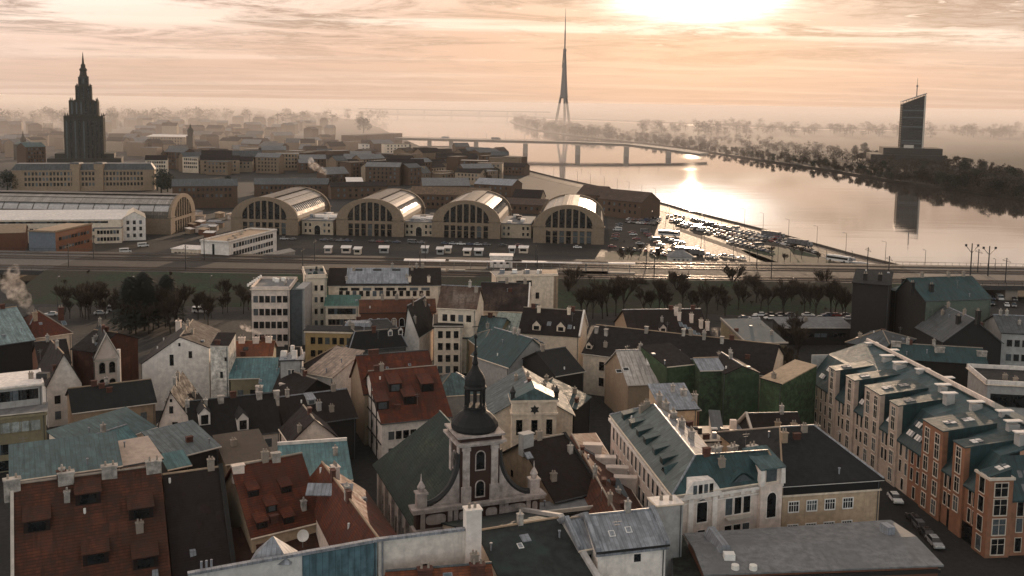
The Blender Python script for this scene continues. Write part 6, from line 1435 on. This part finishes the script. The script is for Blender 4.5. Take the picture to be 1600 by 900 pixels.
def car_mesh(col, kind='car'):
    mb = MB()
    if kind == 'car':
        extr([(-2.15, .35), (2.1, .35), (2.2, .62), (2.05, .78), (1.05, .92), (-1.7, .95), (-2.15, .85)], .86, .80, mb, 0)
        extr([(-1.65, .94), (1.0, .92), (.35, 1.36), (-.9, 1.40), (-1.4, 1.30)], .78, .62, mb, 1); mb.box(-1.25, -.60, 1.385, .3, .60, 1.45, 0, .12, .05)
        wheels(mb, (-1.35, 1.35), .80); mb.box(2.08, -.75, .62, 2.2, -.4, .76, 3); mb.box(2.08, .4, .62, 2.2, .75, .76, 3)
    elif kind == 'van':
        extr([(-2.6, .4), (2.5, .4), (2.6, .9), (2.3, 1.15), (1.6, 2.05), (1.2, 2.15), (-2.55, 2.15)], .95, .86, mb, 0)
        extr([(1.25, 1.2), (2.33, 1.16), (1.68, 2.0), (1.25, 2.02)], .955, .88, mb, 1); mb.box(-2.3, -.96, 1.3, .9, .96, 1.85, 1, 0, .05); wheels(mb, (-1.6, 1.7), .86, .36); mb.box(2.45, -.8, .75, 2.62, -.45, .95, 3); mb.box(2.45, .45, .75, 2.62, .8, .95, 3)
    elif kind == 'truck':
        extr([(-7.2, 1.1), (4.3, 1.1), (4.3, 3.7), (-7.2, 3.7)], 1.25, 1.24, mb, 0); extr([(4.6, .6), (6.9, .6), (7.0, 1.6), (6.7, 3.0), (4.6, 3.2)], 1.2, 1.1, mb, 0)
        extr([(6.0, 1.9), (6.93, 1.9), (6.75, 2.75), (6.0, 2.75)], 1.21, 1.14, mb, 1); mb.box(-7, -.5, .5, 6, .5, 1.1, 2); wheels(mb, (-6.3, -5.1, -3.9, 4.0, 5.9), 1.1, .5)
    elif kind == 'bus':
        extr([(-5.8, .4), (5.8, .4), (5.95, 1.0), (5.75, 2.85), (5.4, 3.0), (-5.7, 3.0), (-5.9, 2.8)], 1.25, 1.18, mb, 0); mb.box(-5.5, -1.265, 1.4, 5.4, 1.265, 2.4, 1, 0, .05); extr([(5.5, 1.2), (5.99, 1.2), (5.83, 2.6), (5.5, 2.6)], 1.15, 1.1, mb, 1); wheels(mb, (-3.6, 3.6), 1.15, .48); mb.box(-3, -.7, 3.0, 2, .7, 3.2, 0, .2, .1)
    elif kind == 'tram':
        extr([(-13, .4), (13, .4), (13.3, 1.2), (12.8, 3.0), (-12.8, 3.0), (-13.3, 1.2)], 1.25, 1.15, mb, 0); mb.box(-12.4, -1.27, 1.5, 12.4, 1.27, 2.5, 1, 0, .05); mb.box(-9, -.7, 3.0, 9, .7, 3.3, 0, .3, .1); wheels(mb, (-10, -8, 0, 8, 10), 1.1, .4)
    return mb.data(kind, [PAINT[col], CARG, TYRE, LITE])
CM = {}
def vehicle(p, ang, label, group=None, kind='car', col='white', z=.04):
    k = (kind, col); CM.setdefault(k, None)
    if CM[k] is None: CM[k] = car_mesh(col, kind)
    return tag(link({'car': 'parked_car', 'van': 'van', 'truck': 'truck', 'bus': 'bus', 'tram': 'tram'}[kind], CM[k], None, (p.x, p.y, z), ang), label, kind, group)
rc = random.Random(3); cols = ['white', 'silver', 'silver', 'black', 'black', 'grey', 'grey', 'blue', 'red', 'white']
def row(a, b, n, mode, where, skip=.12):
    A, B = P(*a, 0), P(*b, 0); ang = atan2(B.y-A.y, B.x-A.x)
    for k in range(n):
        if rc.random() < skip: continue
        p = A+(B-A)*((k+.5)/n); col = rc.choice(cols); kind = 'van' if rc.random() < .07 else 'car'
        h = ang+(pi/2 if mode == 'perp' else 0)+rc.choice([0, pi])+rc.uniform(-.05, .05)
        vehicle(p, h, f'{col} {kind} {where}', f'{col} {kind}s {where}', kind, col)
row((956, 389), (968, 350), 11, 'perp', 'in the file beside the riverside hall')
row((984, 339.5), (1032, 343), 12, 'perp', 'in the packed block near the warehouse')
row((980, 343.5), (1030, 347.5), 12, 'perp', 'in the packed block near the warehouse')
row((978, 348), (1026, 352), 11, 'perp', 'in the packed block near the warehouse')
row((986, 363), (1001, 384), 6, 'perp', 'in the short rows of the forecourt')
row((1006, 362), (1034, 386), 7, 'perp', 'in the short rows of the forecourt')
row((960, 391), (1050, 395), 10, 'perp', 'along the dark grass of the forecourt', .25)
row((1048, 345), (1195, 379), 22, 'perp', 'in the long rows by the river road')
row((1062, 352), (1190, 386), 19, 'perp', 'in the long rows by the river road')
row((1080, 343), (1215, 374), 21, 'perp', 'in the long rows by the river road')
row((1130, 376), (1215, 398), 11, 'perp', 'in the long rows by the river road')
row((1050, 384), (1120, 404), 9, 'perp', 'scattered on the wet forecourt', .35)
row((1010, 396), (1070, 404), 8, 'perp', 'scattered on the wet forecourt', .3)
row((1040, 374), (1100, 392), 8, 'perp', 'scattered on the wet forecourt', .35)
row((1110, 352), (1235, 380), 22, 'perp', 'in the long rows by the river road')
row((1040, 339), (1090, 341), 8, 'perp', 'at the far edge of the car park')
row((352, 372), (935, 389), 46, 'par', 'parked along the front of the market halls', .42)
row((1100, 349.5), (1440, 441), 34, 'par', 'driving on the riverside road', .3)
row((1310, 404), (1430, 437), 14, 'par', 'queueing in the second lane of the riverside road', .2)
row((1110, 398), (1180, 408), 5, 'par', 'turning on the wet forecourt', .3)
row((1130, 499), (1330, 500), 15, 'par', 'on the street behind the bare trees', .3)
row((1150, 494), (1330, 495), 12, 'par', 'on the street behind the bare trees', .4)
row((70, 494), (300, 488), 12, 'par', 'on the street below the grass bank', .45)
row((1490, 472), (1590, 480), 9, 'perp', 'parked under the railway bridge', .2)
row((1500, 466), (1590, 470), 8, 'perp', 'parked under the railway bridge', .2)
row((960, 433), (990, 434), 3, 'par', 'beside the small white pavilion', 0)
row((1394, 778), (1478, 872), 8, 'par', 'parked in the dark lane below the bay terrace', .3)
def one(px, py, ang, lb, kind, col): vehicle(P(px, py, 0), ang, lb, None, kind, col)
one(196, 395, .5, 'white van nearest the end block in the paved yard', 'van', 'white'); one(224, 386, .5, 'white van turning behind the other in the paved yard', 'van', 'white'); one(212, 404, .3, 'silver car crossing the paved yard below two vans', 'car', 'silver')
one(1208, 372, -.9, 'long grey trailer truck on the riverside road, the farther of two', 'truck', 'grey'); one(1250, 385, -.9, 'long grey trailer truck on the riverside road, the nearer of two', 'truck', 'grey')
one(1310, 409, -.85, 'white bus in the queue on the riverside road', 'bus', 'white'); one(1350, 421, -.8, 'second pale bus in the queue, ahead of the white bus', 'bus', 'silver'); one(1045, 369, -.4, 'white bus parked across the middle of the forecourt', 'bus', 'white')
one(1078, 399, -.5, 'grey truck standing by the pavilion on the wet forecourt', 'truck', 'grey'); one(1162, 420, 1.4, 'dark van seen from behind on the wet forecourt', 'van', 'black')
one(313, 489, 0, 'pale van on the street under the grass bank', 'van', 'white'); one(180, 487, .02, 'silver van at the left on the street under the grass bank', 'van', 'silver')
t_ = BRP[1]*.86+BRP[2]*.14; q = Q(696, 216, 1540); vehicle(q, -.06, 'pale bus crossing the river bridge', None, 'bus', 'silver', z=14.2); q = Q(775, 217, 1512); vehicle(q, -.06, 'dark truck crossing the river bridge', None, 'truck', 'grey', z=14.4)
# stalls and vans between the halls and the railway
for k in range(22):
    p = P(rc.uniform(292, 362), rc.uniform(336, 372), 0); r = thing('market_stall', 'pale roofed stall in the cluster between the arched end and the first hall', 'stall', p, rc.choice([-.1, 1.4])+rc.uniform(-.15, .15), 'stalls beside the first hall')
    w_ = rc.uniform(3.5, 8); MB().box(-w_/2, -1.5, 0, w_/2, 1.5, 2.5).build('stall_body', rc.choice([PLP, PLBR, PLT]), r); MB().slab([(-w_/2-.3, -1.9, 2.6), (w_/2+.3, -1.9, 2.6), (w_/2+.3, 1.9, 3.2), (-w_/2-.3, 1.9, 3.2)], .15).build('stall_roof', rc.choice([WROOF, ZINC, FELT, PLT]), r)
for k, px in enumerate((513, 541, 559, 600, 664, 688, 700, 730, 748, 800, 818)):
    p = P(px, rc.choice([395, 397, 399]), 0); r = thing('market_stall', 'small white market stall in the row between the halls and the railway', 'stall', p, rc.uniform(-.1, .1), 'white market stalls')
    w_ = rc.uniform(2.6, 4.4); MB().box(-w_/2, -1.6, 0, w_/2, 1.6, 2.5).build('stall_body', rc.choice([PLP, PLC, PLG]), r); MB().slab([(-w_/2-.4, -2.0, 2.6), (w_/2+.4, -2.0, 2.6), (w_/2+.4, 2, 3.3), (-w_/2-.4, 2, 3.3)], .15).build('stall_roof', WROOF, r); MB().box(-w_*.35, -1.66, 1.0, w_*.35, -1.55, 2.1).build('counter_opening', GLASSD, r)

# ------------------------------------------------------------------ lamps, masts, people
LM = MB().cyl(0, 0, 0, 10.5, .14, .08, 6); LM.bar((0, 0, 10.4), (1.8, 0, 10.9), .06); LPO = LM.data('pole', [IRON]); LHD = MB().box(1.4, -.18, 10.8, 2.3, .18, 11.0).data('lamp_head', [STEEL])
def lamp(p, rz, lb, gr, s=1.0, z=0.0):
    r = thing('street_lamp', lb, 'street lamp', (p.x, p.y, z), rz, gr); r.scale = (s,)*3; link('pole', LPO, r); link('lamp_head', LHD, r)
for k in range(5, len(bk)-1):
    a_, b_ = bk[k], bk[k+1]; L_ = (b_-a_).length
    for j in range(int(L_/30)+1):
        p = a_+(b_-a_)*(j*30/L_)
        if p.y > 1000 or j*30 > L_: continue
        d_ = (b_-a_).normalized(); n_ = Vector((d_.y, -d_.x, 0)); lamp(p+n_*3.2, atan2(n_.y, n_.x), 'tall curved street lamp along the river wall', 'street lamps along the river wall')
for px, py in ((1002, 352), (1018, 360), (1040, 352), (1052, 371), (1100, 365), (1147, 378), (1095, 398), (1215, 415), (1234, 424), (1290, 428), (1330, 430), (1145, 418), (1170, 422)): lamp(P(px, py, 0), rc.uniform(0, 6), 'slim lamp post standing on the wet forecourt', 'lamp posts on the forecourt', 1.0)
for px, py in ((207, 480), (329, 478), (395, 482), (90, 480), (1240, 480), (1118, 482)): lamp(P(px, py, 0), 1.6, 'street lamp at the foot of the railway bank', 'street lamps at the foot of the bank', .95)
CT = MB().cyl(0, 0, 0, 9.5, .2, .16, 6).data('mast_pole', [IRON]); CA = MB().bar((-3.2, 0, 8.2), (3.2, 0, 8.2), .1).bar((0, 0, 9.3), (-3.0, 0, 8.3), .05).bar((0, 0, 9.3), (3.0, 0, 8.3), .05).data('cross_arm', [IRON])
for k, x in enumerate(range(-170, 320, 45)):
    for y in (377.6, 400.6):
        r = thing('catenary_mast', 'dark T-shaped railway mast on the bank', 'mast', (x, y, 6), pi/2, 'railway masts'); link('mast_pole', CT, r); link('cross_arm', CA, r)
for px, h in ((1562, 13), (1590, 12)):
    p = P(px, 448, 6); r = thing('signal_mast', f'{"taller" if h == 13 else "shorter"} of two forked signal masts at the bridge end', 'mast', (p.x, 392, 6)); MB().cyl(0, 0, 0, h, .3, .22, 6).build('mast_pole', IRON, r)
    for s_ in (-1, 1): MB().bar((0, 0, h*.7), (s_*2.4, 0, h*.92), .14).build('branch', IRON, r); MB().cbox(s_*2.4, 0, h*.9, .7, .5, .9).build('signal_head', IRON, r)
def person_mesh():
    me = bpy.data.meshes.new('person'); bmx = bmesh.new(); sk = bmx.verts.layers.skin.verify()
    J = {'pel': (0, 0, .95, .15), 'che': (0, .02, 1.32, .18), 'nec': (0, .02, 1.5, .07), 'hea': (0, 0, 1.66, .11), 'kl': (-.11, -.12, .5, .08), 'fl': (-.12, -.02, .06, .06), 'kr': (.11, .14, .5, .08), 'fr': (.12, .2, .06, .06), 'sl': (-.2, .02, 1.42, .075), 'el': (-.27, .08, 1.12, .06), 'hl': (-.26, -.02, .86, .045), 'sr': (.2, .02, 1.42, .075), 'er': (.27, -.02, 1.12, .06), 'hr': (.26, -.12, .88, .045)}
    vs = {}
    for n, (x, y, z, r_) in J.items(): v = bmx.verts.new((x, y, z)); v[sk].radius = (r_, r_); v[sk].use_root = n == 'pel'; vs[n] = v
    for a, b in (('pel', 'che'), ('che', 'nec'), ('nec', 'hea'), ('pel', 'kl'), ('kl', 'fl'), ('pel', 'kr'), ('kr', 'fr'), ('che', 'sl'), ('sl', 'el'), ('el', 'hl'), ('che', 'sr'), ('sr', 'er'), ('er', 'hr')): bmx.edges.new((vs[a], vs[b]))
    bmx.to_mesh(me); bmx.free(); me.materials.append(M('dark_winter_coat', (.02, .02, .022), .9, 'plain', .2)); return me
PM = person_mesh()
for px, py in ((1100, 412), (1106, 410), (1108, 413), (1118, 418), (1126, 421), (1192, 414), (990, 388), (975, 380), (1140, 424), (1185, 420), (240, 400), (262, 404), (205, 408)):
    p = P(px, py, .03); o = link('person', PM, None, (p.x, p.y, .03), rc.uniform(0, 6)); o.modifiers.new('skin', 'SKIN'); o.modifiers.new('sub', 'SUBSURF').render_levels = 1
    tag(o, 'person in a dark coat walking across the wet paving' if px > 900 else 'person in a dark coat walking in the paved yard', 'person', 'people on the forecourt' if px > 900 else 'people in the paved yard')

# ------------------------------------------------------------------ chimney smoke
def smoke(p, wind, L, r0, r1, dens, lb):
    m = bpy.data.materials.new('chimney_smoke'); m.use_nodes = True; m.node_tree.nodes.clear(); g = NT(m.node_tree)
    oc = g.new('ShaderNodeTexCoord').outputs['Object']; n1 = g.noise(oc, .55/r0**.3, 4.0, .6, .4)
    d_ = g.math('MULTIPLY', g.ramp(n1, .40, .70), dens)
    pv = g.new('ShaderNodeVolumePrincipled', {'Color': (.95, .90, .86, 1), 'Density': d_, 'Anisotropy': .3}); g.l.new(pv.outputs[0], g.new('ShaderNodeOutputMaterial').inputs['Volume'])
    N = 12; n = 10; rs = random.Random(9); vs = []
    for k in range(N+1):
        t = k/N; c = Vector(wind)*L*t+Vector((sin(t*7)*r1*.3, 0, cos(t*6)*r1*.25))*t; r = (r0+(r1-r0)*t)*(.25 if k == 0 else .45 if k == N else rs.uniform(.85, 1.15))
        vs += [(c.x+r*cos(2*pi*j/n)*(.9 if abs(wind[2]) > .5 else .4), c.y+r*sin(2*pi*j/n), c.z+(r*cos(2*pi*j/n) if abs(wind[2]) < .8 else 0)) for j in range(n)]
    fs = [(k*n+j, k*n+(j+1) % n, (k+1)*n+(j+1) % n, (k+1)*n+j) for k in range(N) for j in range(n)]+[tuple(range(n-1, -1, -1)), tuple(range(N*n, N*n+n))]
    o = MB().mesh(vs, fs).build('chimney_smoke', m, None, p); tag(o, lb, kind='stuff')
smoke(SMOKE_AT, (-.55, .2, .75), 14, .8, 3.0, .14, 'orange-lit smoke drifting from the red hip roof')
smoke(P(410, 522, 18.5), (-.9, .1, .35), 6, .35, .9, .5, 'small smoke wisp beside the grey office box')
q = Q(512, 272, 800); smoke(q, (-.75, .1, .5), 22, 2.0, 4.0, .12, 'pale smoke over the hazy tenements')
q = Q(100, 205, 1500); smoke(q, (-.8, .1, .5), 60, 5, 12, .03, 'white smoke cloud left of the stepped tower')
